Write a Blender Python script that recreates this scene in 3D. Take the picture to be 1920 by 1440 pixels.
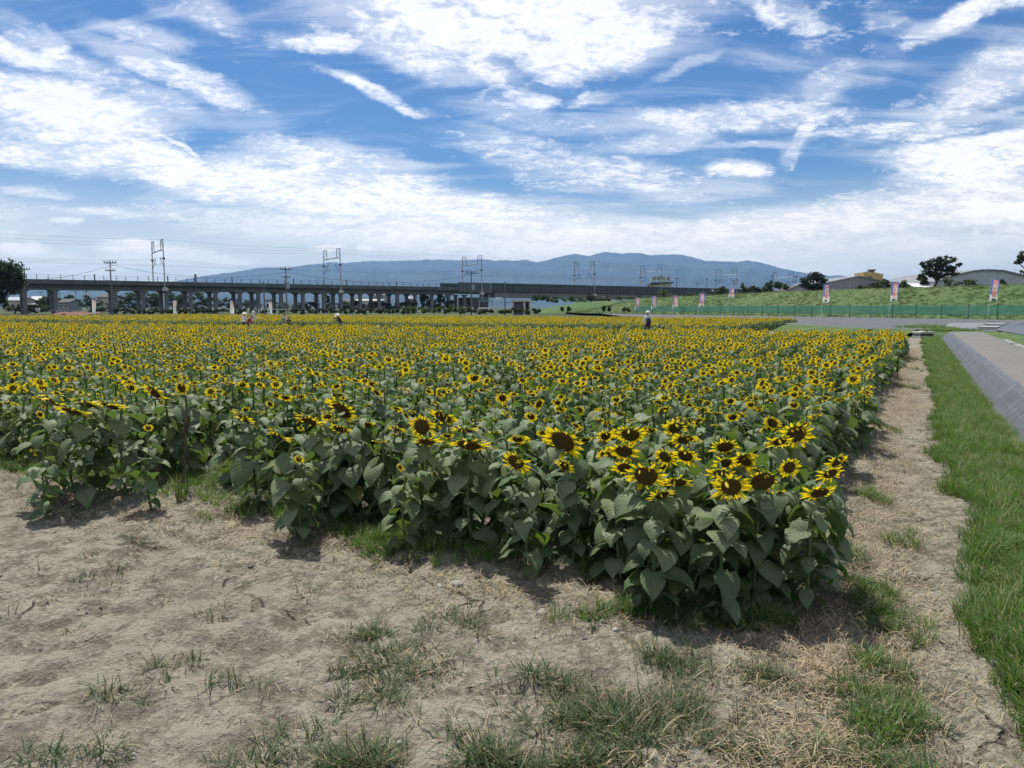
import bpy, math, random
import numpy as np
from mathutils import Vector, Matrix, Euler
R = math.radians
for o in list(bpy.data.objects):
    bpy.data.objects.remove(o)
scene = bpy.context.scene
COL = scene.collection
# ------------------------------------------------------------------ camera, sky, sun, exposure
F = 1443.0; H = 1.65; PITCH = math.atan(144/1443)      # focal length in photo pixels, eye height, downward tilt
def ray(u, v):
    x = (u-960)/F; y = -(v-720)/F
    c, s = math.cos(PITCH), math.sin(PITCH)
    return (x, c+s*y, -s+c*y)
def G(u, v, z=0.0):                                     # point of the level z seen at a photo pixel
    d = ray(u, v); t = (z-H)/d[2]
    return (d[0]*t, d[1]*t, z)
def at(u, v, Y):                                        # point at depth Y seen at a photo pixel
    d = ray(u, v); t = Y/d[1]
    return (d[0]*t, Y, H+d[2]*t)
cam_d = bpy.data.cameras.new('camera'); cam = bpy.data.objects.new('camera', cam_d); COL.objects.link(cam)
cam.location = (0, 0, H); cam.rotation_euler = (math.pi/2-PITCH, 0, 0)
cam_d.sensor_width = 36; cam_d.lens = 36*F/1920; cam_d.clip_start = .05; cam_d.clip_end = 90000
scene.camera = cam
scene.view_settings.view_transform = 'Standard'; scene.view_settings.look = 'None'
scene.view_settings.exposure = 0.68; scene.view_settings.gamma = 1.0; scene.view_settings.use_curve_mapping = False
cy = scene.cycles
cy.use_denoising = True
try: cy.denoiser = 'OPENIMAGEDENOISE'
except Exception: pass
cy.max_bounces = 5; cy.diffuse_bounces = 3; cy.glossy_bounces = 2; cy.transmission_bounces = 3; cy.transparent_max_bounces = 6; cy.volume_bounces = 0
cy.sample_clamp_indirect = 6

SUN_AZ, SUN_EL = R(-25), R(65)                          # azimuth from +Y towards +X
SKY_STRENGTH = 0.082
sl = bpy.data.lights.new('sun', 'SUN'); sl.energy = 3.7; sl.angle = R(1.2); sl.color = (1, .955, .88)
sun = bpy.data.objects.new('sun', sl); COL.objects.link(sun)
sdir = Vector((math.sin(SUN_AZ)*math.cos(SUN_EL), math.cos(SUN_AZ)*math.cos(SUN_EL), math.sin(SUN_EL)))
sun.rotation_euler = sdir.to_track_quat('Z', 'Y').to_euler(); sun.location = (0, 0, 3000)

class NT:                                               # terse node building
    def __init__(s, tree): s.t = tree; tree.nodes.clear()
    def n(s, kind, ins=None, **kw):
        nd = s.t.nodes.new(kind)
        for k, v in kw.items(): setattr(nd, k, v)
        for k, v in (ins or {}).items(): s.put(nd.inputs[k], v)
        return nd
    def put(s, sock, v):
        if isinstance(v, bpy.types.NodeSocket): s.t.links.new(v, sock)
        else: sock.default_value = v
    def m(s, op, a, b=0.0, c=None, clamp=False):
        nd = s.n('ShaderNodeMath', operation=op, use_clamp=clamp); s.put(nd.inputs[0], a); s.put(nd.inputs[1], b)
        if c is not None: s.put(nd.inputs[2], c)
        return nd.outputs[0]
    def vm(s, op, a, b=(0, 0, 0)):
        nd = s.n('ShaderNodeVectorMath', operation=op); s.put(nd.inputs[0], a); s.put(nd.inputs[1], b)
        return nd.outputs['Value'] if op in ('LENGTH', 'DOT_PRODUCT', 'DISTANCE') else nd.outputs[0]
    def xyz(s, v):
        nd = s.n('ShaderNodeSeparateXYZ', {0: v}); return nd.outputs
    def comb(s, x=0.0, y=0.0, z=0.0): return s.n('ShaderNodeCombineXYZ', {0: x, 1: y, 2: z}).outputs[0]
    def noise(s, v, scale, detail=4.0, rough=.55, dist=0.0, out=0):
        nd = s.n('ShaderNodeTexNoise', {'Vector': v, 'Scale': scale, 'Detail': detail, 'Roughness': rough, 'Distortion': dist}); return nd.outputs[out]
    def voro(s, v, scale, feature='F1', out='Distance', rnd=1.0):
        nd = s.n('ShaderNodeTexVoronoi', {'Vector': v, 'Scale': scale, 'Randomness': rnd}, feature=feature); return nd.outputs[out]
    def ramp(s, f, a, b, c=0.0, d=1.0, smooth=True):
        nd = s.n('ShaderNodeMapRange', {'Value': f, 'From Min': a, 'From Max': b, 'To Min': c, 'To Max': d}, interpolation_type='SMOOTHSTEP' if smooth else 'LINEAR', clamp=True)
        return nd.outputs[0]
    def mix(s, f, a, b, blend='MIX'):
        nd = s.n('ShaderNodeMix', data_type='RGBA', blend_type=blend); s.put(nd.inputs[0], f)
        s.put(nd.inputs[6], tuple(a)+(1,) if isinstance(a, tuple) and len(a) == 3 else a); s.put(nd.inputs[7], tuple(b)+(1,) if isinstance(b, tuple) and len(b) == 3 else b)
        return nd.outputs[2]

world = bpy.data.worlds.new('World'); scene.world = world; world.use_nodes = True
w = NT(world.node_tree)
dirv = w.n('ShaderNodeTexCoord').outputs['Generated']
sky = w.n('ShaderNodeTexSky', sky_type='NISHITA', sun_disc=False, sun_elevation=SUN_EL, sun_rotation=SUN_AZ % (2*math.pi), air_density=1.0, dust_density=.6, ozone_density=2.5)
dx, dy, dz = w.xyz(dirv)
az = w.m('ARCTAN2', dx, dy); el = w.m('ARCSINE', dz)
ae = w.comb(az, el, 0)
warp = w.noise(ae, 9.0, 5, .6, out=1)                   # ragged cloud borders
aew = w.vm('ADD', ae, w.vm('MULTIPLY', w.vm('SUBTRACT', warp, (.5, .5, .5)), (.09, .045, 0)))
aew1 = w.vm('ADD', w.vm('MULTIPLY', aew, (1, 1, 0)), (0, 0, 1))
BLOBS = [ # photo pixel, half axes, tilt (clockwise), weight : the real cloud masses by direction
 (960,30,390,95,2,.92),(1120,85,190,62,-10,.92),(830,110,190,45,14,.85),(620,72,120,20,-3,.75),(700,168,120,15,19,.95),(335,12,130,30,15,.6),(265,66,95,20,8,.7),
 (40,55,95,26,22,.55),(60,98,160,24,8,.8),(330,135,170,30,16,.75),(110,195,180,55,6,.95),(270,175,130,26,14,.55),(60,285,240,30,6,.85),(330,318,330,42,11,.9),
 (620,295,170,34,6,.85),(640,350,300,50,6,.8),(760,390,420,50,4,.85),(900,440,620,48,3,.82),(1200,335,250,46,6,.58),(1000,290,190,40,10,.55),(960,215,150,34,12,.5),(1110,185,60,14,-8,.55),(985,185,60,18,0,.75),(1280,122,70,12,-14,.6),
 (1370,222,260,32,3,.72),(1230,262,170,24,-4,.62),(1090,235,120,26,6,.5),(1550,175,70,42,-38,.55),(1500,262,62,20,-52,.72),(1484,300,30,7,-48,.6),(1385,320,52,18,0,.95),(1420,272,90,9,2,.6),
 (1800,268,150,20,-4,.85),(1850,310,180,48,4,.92),(1930,350,210,70,0,.92),(1800,390,260,42,0,.8),(1870,140,140,50,-18,.8),(1780,185,120,24,-6,.6),(1830,28,150,20,-8,.85),(1470,25,110,32,24,.55),(1530,75,80,45,50,.34),(1640,90,46,85,12,.34),(1470,125,110,22,14,.3),
 (1700,408,480,34,-1,.82),(1300,440,420,36,-1,.8),(1730,228,280,12,-3,.6),(1730,245,120,10,-2,.6),(1500,480,760,46,0,.66),(1150,430,90,20,0,.4),
 (205,396,90,11,1,.55),(130,411,26,8,0,.7),(75,358,70,9,0,.6),(40,464,50,14,0,1.0),(248,460,50,15,0,1.0),(170,490,240,20,0,.8),(330,480,150,18,0,.75),(620,464,50,12,0,.7),(700,462,36,11,0,.75),
 (318,262,108,5,21,.7),(480,225,150,42,24,.3),(-260,120,240,150,0,.5),(2200,200,280,150,0,.5),(1000,-220,700,120,0,.45),(-320,400,280,60,0,.6),(2330,430,330,70,0,.8)]
cov = None
for (u, v, a, b, ang, wt) in BLOBS:
    d = ray(u, v); l = math.hypot(d[0], d[1])
    A, E = math.atan2(d[0], d[1]), math.atan2(d[2], l)
    sc_ = 1/F*math.cos(E)
    th = -R(ang); ka, kb = 1/(a*sc_*1.25), 1/(b*sc_*1.25); cs, sn = math.cos(th), math.sin(th)
    ua = w.vm('DOT_PRODUCT', aew1, (cs*ka, sn*ka, -(cs*A+sn*E)*ka)); ub = w.vm('DOT_PRODUCT', aew1, (-sn*kb, cs*kb, (sn*A-cs*E)*kb))
    g = w.ramp(w.m('SQRT', w.m('MULTIPLY_ADD', ua, ua, w.m('MULTIPLY', ub, ub))), 1.12, .3, 0, wt)
    cov = g if cov is None else w.m('SMOOTH_MAX', cov, g, .12)
P = w.vm('DIVIDE', dirv, w.comb(w.m('ADD', w.m('MAXIMUM', dz, 0.0), .22), w.m('ADD', w.m('MAXIMUM', dz, 0.0), .22), 1.0))
Pm = w.n('ShaderNodeMapping', {'Vector': P, 'Rotation': (0, 0, R(-20)), 'Scale': (1.0, 1.25, 0.0)}).outputs[0]
n1 = w.noise(Pm, 2.6, 6, .6, .4)
n2 = w.noise(Pm, 13.0, 6, .65, .5)
n3 = w.noise(Pm, 46.0, 4, .6, .3)
cirr = w.noise(w.n('ShaderNodeMapping', {'Vector': P, 'Rotation': (0, 0, R(-30)), 'Scale': (1.0, 4.0, 0)}).outputs[0], 2.2, 7, .62, 1.0)
# away from the mapped masses the same broken cloud simply goes on
away = w.ramp(el, R(33), R(50)); behind = w.ramp(dy, .35, -.1)
free = w.m('MULTIPLY', w.m('MAXIMUM', away, behind), w.ramp(n1, .38, .68, .05, .85))
cov = w.m('ADD', w.m('MINIMUM', w.m('MULTIPLY', cov, .92), .84), free)
low = w.ramp(el, R(1.0), R(8), .7, 1.0)                # far cloud reads finer and softer near the horizon
det = w.m('ADD', w.m('ADD', w.m('MULTIPLY', w.m('SUBTRACT', n1, .5), 1.0), w.m('MULTIPLY', w.m('SUBTRACT', n2, .5), 1.35)), w.m('MULTIPLY', w.m('SUBTRACT', n3, .5), .62))
dens = w.m('ADD', cov, w.m('MULTIPLY', det, low))
alpha = w.ramp(dens, .32, .93, 0, 1, False)
thin = w.m('MULTIPLY', w.ramp(w.m('ADD', w.m('MULTIPLY', cov, .55), cirr), .50, 1.0), .45)
alpha = w.m('MAXIMUM', w.m('MULTIPLY', alpha, .97), thin)
hz = w.ramp(el, R(10), R(-1), 0, .85)                    # whitish air low over the horizon
skyc = w.n('ShaderNodeHueSaturation', {'Saturation': 1.3, 'Value': .60, 'Color': sky.outputs[0]}).outputs[0]
skyc = w.mix(1.0, skyc, (.62, .90, 1.14), 'MULTIPLY')
skyc = w.mix(hz, skyc, (14.0, 12.4, 9.4))
shade = w.ramp(w.m('ADD', w.m('MULTIPLY', n1, .6), w.m('MULTIPLY', n2, .8)), .55, .85)
shade = w.m('MULTIPLY', shade, w.ramp(dens, .7, 1.2))
cc = w.mix(w.m('MULTIPLY', shade, .8), (10.3, 10.0, 9.7), (6.9, 7.1, 7.2))
cc = w.mix(w.ramp(el, R(15), R(1), 0, .8), cc, w.mix(w.m('MULTIPLY', n2, .9), (19.0, 16.4, 12.6), (12.0, 10.9, 9.2)))
final = w.mix(alpha, skyc, cc)
bg = w.n('ShaderNodeBackground', {'Color': final, 'Strength': SKY_STRENGTH})
w.n('ShaderNodeOutputWorld', {'Surface': bg.outputs[0]})

# ------------------------------------------------------------------ helpers
def tag(o, label=None, cat=None, group=None, kind=None):
    if label: o['label'] = label
    if cat: o['category'] = cat
    if group: o['group'] = group
    if kind: o['kind'] = kind
    return o
def empty(name, loc=(0, 0, 0), rz=0.0, label=None, cat=None, group=None):
    o = bpy.data.objects.new(name, None); COL.objects.link(o); o.empty_display_size = .1
    o.location = loc; o.rotation_euler = (0, 0, rz); return tag(o, label, cat, group)
def link(name, me, parent=None, loc=(0, 0, 0), rot=(0, 0, 0), scl=(1, 1, 1)):
    o = bpy.data.objects.new(name, me); COL.objects.link(o)
    o.location = loc; o.rotation_euler = rot; o.scale = scl
    if parent: o.parent = parent
    return o
class MB:
    def __init__(s): s.v = []; s.f = []; s.m = []; s.tc = []; s.mats = []
    def mi(s, mat):
        if mat not in s.mats: s.mats.append(mat)
        return s.mats.index(mat)
    def add(s, vs, fs, mat, tcs=None, M=None):
        k = len(s.v); i = s.mi(mat)
        if M is not None: vs = [tuple(M @ Vector(p)) for p in vs]
        s.v.extend(vs); s.tc.extend(tcs if tcs is not None else [(0, 0, 0)]*len(vs))
        for f in fs: s.f.append(tuple(k+j for j in f)); s.m.append(i)
    def box(s, x0, y0, z0, x1, y1, z1, mat, M=None):
        vs = [(x0,y0,z0),(x1,y0,z0),(x1,y1,z0),(x0,y1,z0),(x0,y0,z1),(x1,y0,z1),(x1,y1,z1),(x0,y1,z1)]
        s.add(vs, [(3,2,1,0),(4,5,6,7),(0,1,5,4),(1,2,6,5),(2,3,7,6),(3,0,4,7)], mat, None, M)
    def tube(s, pts, rad, mat, n=6, cap=True, M=None, tc=None):
        pts = [Vector(p) for p in pts]; rs = rad if isinstance(rad, (list, tuple)) else [rad]*len(pts)
        vs = []; fs = []; up = None
        for i, p in enumerate(pts):
            t = (pts[min(i+1, len(pts)-1)]-pts[max(i-1, 0)]); t = t.normalized() if t.length > 1e-9 else Vector((0, 0, 1))
            if up is None: up = t.orthogonal().normalized()
            a = (up-t*up.dot(t)); a = a.normalized() if a.length > 1e-6 else t.orthogonal().normalized(); up = a; b = t.cross(a)
            for k in range(n):
                q = 2*math.pi*k/n; vs.append(tuple(p+(a*math.cos(q)+b*math.sin(q))*rs[i]))
        for i in range(len(pts)-1):
            for k in range(n): fs.append((i*n+k, i*n+(k+1) % n, (i+1)*n+(k+1) % n, (i+1)*n+k))
        if cap: fs.append(tuple(range(n-1, -1, -1))); fs.append(tuple((len(pts)-1)*n+k for k in range(n)))
        s.add(vs, fs, mat, [tc or (0, 0, 0)]*len(vs), M)
    def prism(s, poly, y0, y1, mat, M=None):            # polygon in XZ pushed along Y
        n = len(poly); vs = [(x, y0, z) for x, z in poly]+[(x, y1, z) for x, z in poly]
        fs = [tuple(range(n)), tuple(range(2*n-1, n-1, -1))]+[(i, i+n, (i+1) % n+n, (i+1) % n) for i in range(n)]
        s.add(vs, fs, mat, None, M)
    def slab(s, poly, z0, z1, mat, M=None):             # polygon in XY between two heights
        n = len(poly); vs = [(x, y, z0) for x, y in poly]+[(x, y, z1) for x, y in poly]
        fs = [tuple(range(n-1, -1, -1)), tuple(range(n, 2*n))]+[(i, (i+1) % n, (i+1) % n+n, i+n) for i in range(n)]
        s.add(vs, fs, mat, None, M)
    def mesh(s, name, smooth=False):
        me = bpy.data.meshes.new(name); me.from_pydata(s.v, [], s.f)
        for m in s.mats: me.materials.append(m)
        me.polygons.foreach_set('material_index', s.m)
        if smooth: me.polygons.foreach_set('use_smooth', [True]*len(s.f))
        at_ = me.attributes.new('tc', 'FLOAT_VECTOR', 'POINT'); at_.data.foreach_set('vector', np.array(s.tc, dtype=np.float32).ravel())
        me.update(); return me
    def build(s, name, parent=None, smooth=False, loc=(0, 0, 0), rot=(0, 0, 0)):
        return link(name, s.mesh(name, smooth), parent, loc, rot)

def material(name, col=(.5, .5, .5), rough=.7, var=.15, scale=3.0, bump=0.0, bscale=None, spec=.3, metal=0.0, coord='Object', streak=0.0):
    m = bpy.data.materials.new(name); m.use_nodes = True; t = NT(m.node_tree)
    p = t.n('ShaderNodeTexCoord').outputs[coord]
    n = t.noise(p, scale, 5, .6)
    lo = tuple(c*(1-var) for c in col); hi = tuple(min(1, c*(1+var)) for c in col)
    c = t.mix(t.ramp(n, .3, .7), lo, hi)
    if streak:
        sn = t.noise(t.n('ShaderNodeMapping', {'Vector': p, 'Scale': (1.5, 1.5, .12)}).outputs[0], 1.4, 5, .6)
        c = t.mix(t.ramp(sn, .45, .75, 0, streak), c, tuple(v*.45 for v in col))
    b = t.n('ShaderNodeBsdfPrincipled', {'Base Color': c, 'Roughness': rough, 'Metallic': metal, 'Specular IOR Level': spec})
    if bump:
        bn = t.n('ShaderNodeBump', {'Strength': bump, 'Distance': .02, 'Height': t.noise(p, bscale or scale*6, 5, .6)}); t.put(b.inputs['Normal'], bn.outputs[0])
    t.n('ShaderNodeOutputMaterial', {'Surface': b.outputs[0]}); return m

def leafy(name, lo, hi, trans=(.12, .2, .02), tmix=.25, rough=.55, spec=.3, veins=False, under=None, tipc=None):
    m = bpy.data.materials.new(name); m.use_nodes = True; t = NT(m.node_tree)
    tc = t.n('ShaderNodeAttribute', attribute_name='tc').outputs['Vector']; X, Y, Z = t.xyz(tc)
    rnd = t.n('ShaderNodeObjectInfo').outputs['Random']
    pos = t.n('ShaderNodeNewGeometry').outputs['Position']
    f = t.m('ADD', t.m('MULTIPLY', rnd, .5), t.m('MULTIPLY', t.noise(pos, 7.0, 3, .6), .6))
    f = t.m('ADD', f, t.m('MULTIPLY', t.m('SUBTRACT', Z, .5), .5))
    c = t.mix(t.ramp(f, .25, .85), lo, hi)
    nrm = None
    if veins:
        ay = t.m('ABSOLUTE', Y)
        mid = t.ramp(ay, .0, .05, 1, 0)
        sv = t.m('FRACT', t.m('MULTIPLY', t.m('SUBTRACT', X, t.m('MULTIPLY', ay, .30)), 6.5))
        sv = t.m('ABSOLUTE', t.m('SUBTRACT', sv, .5)); svl = t.ramp(sv, .0, .09, 1, 0)
        vein = t.m('MAXIMUM', mid, t.m('MULTIPLY', svl, .3))
        c = t.mix(t.m('MULTIPLY', vein, .4), c, (.15, .2, .11))
        sp = t.ramp(t.noise(pos, 26.0, 4, .65), .63, .75, 0, .35)
        c = t.mix(sp, c, (.13, .12, .055))
        hgt = t.m('ADD', t.m('MULTIPLY', sv, 1.2), t.m('MULTIPLY', t.noise(pos, 60.0, 4, .6), .7))
        nrm = t.n('ShaderNodeBump', {'Strength': .4, 'Distance': .005, 'Height': hgt}).outputs[0]
    if veins:
        yl = t.ramp(t.m('FRACT', t.m('ADD', t.m('MULTIPLY', rnd, 7.0), t.m('MULTIPLY', Z, 3.0))), .93, .97)
        c = t.mix(t.m('MULTIPLY', yl, t.ramp(t.noise(pos, 11.0, 4, .6), .4, .62)), c, (.17, .16, .04))
    if tipc: c = t.mix(t.ramp(X, .55, 1.0, 0, .8), c, tipc)
    if under: c = t.mix(t.n('ShaderNodeNewGeometry').outputs['Backfacing'], c, under)
    b = t.n('ShaderNodeBsdfPrincipled', {'Base Color': c, 'Roughness': rough, 'Specular IOR Level': spec})
    tr = t.n('ShaderNodeBsdfTranslucent', {'Color': trans+(1,)})
    if nrm: t.put(b.inputs['Normal'], nrm)
    mx = t.n('ShaderNodeMixShader', {0: tmix, 1: b.outputs[0], 2: tr.outputs[0]})
    t.n('ShaderNodeOutputMaterial', {'Surface': mx.outputs[0]}); return m

def scatter(name, pts, rots, scls, idx, meshes, label, cat, parent=None):
    """ONE object of things nobody could count: meshes instanced on points"""
    src = bpy.data.collections.new(name+'_source')
    for i, me in enumerate(meshes): src.objects.link(bpy.data.objects.new('%s_source_%02d' % (name, i), me))
    me = bpy.data.meshes.new(name); me.from_pydata([tuple(p) for p in pts], [], [])
    for nm, ty, dat, fld in (('rot', 'FLOAT_VECTOR', rots, 'vector'), ('scl', 'FLOAT_VECTOR', scls, 'vector'), ('idx', 'INT', idx, 'value')):
        a = me.attributes.new(nm, ty, 'POINT'); a.data.foreach_set(fld, np.array(dat, dtype=np.int32 if ty == 'INT' else np.float32).ravel())
    o = link(name, me, parent); tag(o, label, cat, None, 'stuff')
    ng = bpy.data.node_groups.new(name, 'GeometryNodeTree')
    ng.interface.new_socket('Geometry', in_out='INPUT', socket_type='NodeSocketGeometry'); ng.interface.new_socket('Geometry', in_out='OUTPUT', socket_type='NodeSocketGeometry')
    gi = ng.nodes.new('NodeGroupInput'); go = ng.nodes.new('NodeGroupOutput')
    ip = ng.nodes.new('GeometryNodeInstanceOnPoints'); ci = ng.nodes.new('GeometryNodeCollectionInfo')
    ci.inputs['Collection'].default_value = src; ci.inputs['Separate Children'].default_value = True; ci.inputs['Reset Children'].default_value = True
    def na(nm, ty):
        n_ = ng.nodes.new('GeometryNodeInputNamedAttribute'); n_.data_type = ty; n_.inputs['Name'].default_value = nm
        return next(x for x in n_.outputs if x.enabled and x.name == 'Attribute')
    L = ng.links.new
    L(gi.outputs[0], ip.inputs['Points']); L(ci.outputs[0], ip.inputs['Instance']); ip.inputs['Pick Instance'].default_value = True
    L(na('idx', 'INT'), ip.inputs['Instance Index']); L(na('rot', 'FLOAT_VECTOR'), ip.inputs['Rotation']); L(na('scl', 'FLOAT_VECTOR'), ip.inputs['Scale'])
    L(ip.outputs[0], go.inputs[0])
    md = o.modifiers.new('scatter', 'NODES'); md.node_group = ng
    return o

def vnoise(x, y, seed=0):                               # numpy value noise
    xi = np.floor(x).astype(np.int64); yi = np.floor(y).astype(np.int64); xf = x-xi; yf = y-yi
    def h(a, b):
        n = (a*374761393+b*668265263+seed*974634777) & 0x7fffffff
        n = ((n ^ (n >> 13))*1274126177) & 0x7fffffff
        return ((n ^ (n >> 16)) & 0xffff)/65535.0
    sx = xf*xf*(3-2*xf); sy = yf*yf*(3-2*yf)
    a = h(xi, yi)*(1-sx)+h(xi+1, yi)*sx; b = h(xi, yi+1)*(1-sx)+h(xi+1, yi+1)*sx
    return a*(1-sy)+b*sy
def fbm(x, y, oct=4, seed=0, gain=.5):
    s = 0; a = 1; t = 0
    for k in range(oct): s = s+a*vnoise(x*2**k+k*17.3, y*2**k-k*9.1, seed+k); t += a; a *= gain
    return s/t
def grid(name, X, Y, Z, mat, label, cat, smooth=True, kind='structure', parent=None):
    ny, nx = X.shape; me = bpy.data.meshes.new(name)
    co = np.stack([X, Y, Z], -1).reshape(-1, 3).astype(np.float32)
    i = np.arange(nx*ny).reshape(ny, nx); q = np.stack([i[:-1, :-1], i[:-1, 1:], i[1:, 1:], i[1:, :-1]], -1).reshape(-1, 4)
    me.vertices.add(len(co)); me.vertices.foreach_set('co', co.ravel())
    me.loops.add(q.size); me.loops.foreach_set('vertex_index', q.ravel().astype(np.int32))
    me.polygons.add(len(q)); me.polygons.foreach_set('loop_start', np.arange(0, q.size, 4, dtype=np.int32))
    try: me.polygons.foreach_set('loop_total', np.full(len(q), 4, dtype=np.int32))
    except Exception: pass
    me.update(calc_edges=True); me.validate()
    if smooth: me.polygons.foreach_set('use_smooth', np.ones(len(me.polygons), dtype=bool))
    me.materials.append(mat); return tag(link(name, me, parent), label, cat, None, kind)

# field frame: origin at the near right corner of the crop, ew runs along its right edge, eu along its front edge
FA = R(27.7); EW = np.array([math.sin(FA), math.cos(FA)]); EU = np.array([-math.cos(FA), math.sin(FA)]); FC = np.array(G(1480, 1150)[:2])
def fxy(u, w_): return FC+u*EU+w_*EW
def fuw(x, y): return ((x-FC[0])*EU[0]+(y-FC[1])*EU[1], (x-FC[0])*EW[0]+(y-FC[1])*EW[1])
# ------------------------------------------------------------------ materials of the setting
def soil_material():
    m = bpy.data.materials.new('dry_soil'); m.use_nodes = True; t = NT(m.node_tree)
    p = t.n('ShaderNodeTexCoord').outputs['Object']
    pw = t.vm('ADD', p, t.vm('MULTIPLY', t.vm('SUBTRACT', t.noise(p, 3.0, 4, .6, out=1), (.5, .5, .5)), (.25, .25, .0)))
    big = t.noise(p, .9, 5, .6); mid = t.noise(p, 4.5, 6, .66, .4); fine = t.noise(p, 28.0, 5, .65); grit = t.noise(p, 120.0, 3, .6)
    crust = t.ramp(t.m('ADD', t.m('MULTIPLY', mid, .7), t.m('MULTIPLY', fine, .45)), .47, .66)
    c = t.mix(crust, (.142, .128, .096), (.345, .318, .248))
    c = t.mix(t.ramp(big, .38, .66, 0, .35), c, (.245, .215, .168))
    c = t.mix(t.ramp(grit, .56, .75, 0, .5), c, (.40, .36, .29))
    c = t.mix(t.ramp(grit, .44, .30, 0, .5), c, (.10, .082, .064))
    st = t.ramp(t.noise(t.n('ShaderNodeMapping', {'Vector': p, 'Rotation': (0, 0, .7), 'Scale': (10, 70, 1)}).outputs[0], 1.0, 2, .5), .68, .74, 0, .35)
    c = t.mix(st, c, (.40, .33, .20))
    crk = t.voro(pw, 1.15, 'DISTANCE_TO_EDGE')
    ck = t.m('MULTIPLY', t.ramp(crk, .0, .016, 1, 0), t.ramp(t.noise(p, 1.6, 3, .5), .5, .62))
    c = t.mix(t.m('MULTIPLY', ck, .75), c, (.06, .05, .04))
    cl = t.voro(t.vm('MULTIPLY', pw, (1, 1, .2)), 34.0)
    h = t.m('ADD', t.m('MULTIPLY', mid, 1.6), t.m('ADD', t.m('MULTIPLY', fine, 1.0), t.m('MULTIPLY', grit, .35)))
    h = t.m('SUBTRACT', t.m('SUBTRACT', h, t.m('MULTIPLY', cl, .35)), t.m('MULTIPLY', ck, 1.0))
    bn = t.n('ShaderNodeBump', {'Strength': 1.0, 'Distance': .036, 'Height': h})
    b = t.n('ShaderNodeBsdfPrincipled', {'Base Color': c, 'Roughness': .95, 'Specular IOR Level': .1, 'Normal': bn.outputs[0]})
    t.n('ShaderNodeOutputMaterial', {'Surface': b.outputs[0]}); return m
def grass_ground(name, a, b_, c_, s1=.08, s2=1.5):
    m = bpy.data.materials.new(name); m.use_nodes = True; t = NT(m.node_tree)
    p = t.n('ShaderNodeTexCoord').outputs['Object']
    n1_ = t.noise(p, s1, 6, .6); n2_ = t.noise(p, s2, 6, .65)
    c = t.mix(t.ramp(n2_, .3, .7), a, b_); c = t.mix(t.ramp(n1_, .5, .68, 0, .7), c, c_)
    bn = t.n('ShaderNodeBump', {'Strength': .8, 'Distance': .25, 'Height': n2_})
    b = t.n('ShaderNodeBsdfPrincipled', {'Base Color': c, 'Roughness': .9, 'Specular IOR Level': .15, 'Normal': bn.outputs[0]})
    t.n('ShaderNodeOutputMaterial', {'Surface': b.outputs[0]}); return m
def asphalt_material(name, base=.2, tint=(1, .97, .92)):
    m = bpy.data.materials.new(name); m.use_nodes = True; t = NT(m.node_tree)
    p = t.n('ShaderNodeTexCoord').outputs['Object']
    n1_ = t.noise(p, .35, 5, .6); n2_ = t.noise(p, 60.0, 3, .6); ln = t.noise(t.n('ShaderNodeMapping', {'Vector': p, 'Rotation': (0, 0, FA), 'Scale': (2.2, .07, 1)}).outputs[0], 1.0, 5, .6)
    v = t.m('MULTIPLY', t.m('ADD', t.m('ADD', .62, t.m('MULTIPLY', n1_, .35)), t.m('MULTIPLY', ln, .35)), base)
    v = t.m('MULTIPLY', v, t.m('ADD', .8, t.m('MULTIPLY', n2_, .4)))
    c = t.vm('MULTIPLY', t.comb(v, v, v), tint)
    bn = t.n('ShaderNodeBump', {'Strength': .4, 'Distance': .006, 'Height': n2_})
    b = t.n('ShaderNodeBsdfPrincipled', {'Base Color': c, 'Roughness': .85, 'Specular IOR Level': .2, 'Normal': bn.outputs[0]})
    t.n('ShaderNodeOutputMaterial', {'Surface': b.outputs[0]}); return m
SOIL = soil_material()
FARG = grass_ground('far_fields', (.045, .065, .028), (.075, .095, .04), (.13, .115, .07), .02, .6)
LEVG = grass_ground('levee_turf', (.060, .105, .034), (.095, .148, .050), (.115, .145, .058), .12, 1.2)
ROADM = asphalt_material('weathered_asphalt', .115, (.97, .98, 1.0))
PATHM = asphalt_material('path_asphalt', .165, (1, .96, .88))
CONC = material('concrete', (.33, .33, .31), .85, .15, 1.5, .3, 12, streak=.4)
CONCL = material('pale_concrete', (.5, .49, .46), .85, .12, 2.0, .2, 20, streak=.25)

# ------------------------------------------------------------------ ground
res = .03; xs = np.arange(-9.4, 8.2, res); ys = np.arange(.6, 12.2, res); X, Y = np.meshgrid(xs, ys); U, W_ = fuw(X, Y)
lum = (fbm(X*1.3, Y*1.3, 4, 3)-.5)*.075+(fbm(X*4.2, Y*4.2, 4, 11)-.5)*.05
rid = np.abs(fbm(X*2.6+Y*.6, Y*2.6-X*.9, 3, 23)-.5)*2
lum = lum-np.clip(.12-rid, 0, 1)*.26+(fbm(X*13, Y*13, 3, 31)-.5)*.034
lum += .05*np.exp(-((W_-.1)/.45)**2)*(U > 0)               # soil drawn up along the front row
lum -= .03*np.exp(-((U+.45)/.35)**2)                       # the trodden path
ed = np.clip(np.minimum.reduce([(X-xs[0]), (xs[-1]-X), (ys[-1]-Y)])/1.0, 0, 1)
Zg = -.07+(lum+.07)*ed-.05*np.clip((-1.55-U)/.15, 0, 1)
grid('bare_soil', X, Y, Zg, SOIL, 'dry cracked bare earth in front of the sunflowers', 'soil')
def gz(x, y):                                              # height of the near soil at a point
    if xs[0] < x < xs[-1]-.1 and ys[0] < y < ys[-1]-.1: return float(Zg[int((y-ys[0])/res), int((x-xs[0])/res)])
    return -.07
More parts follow.
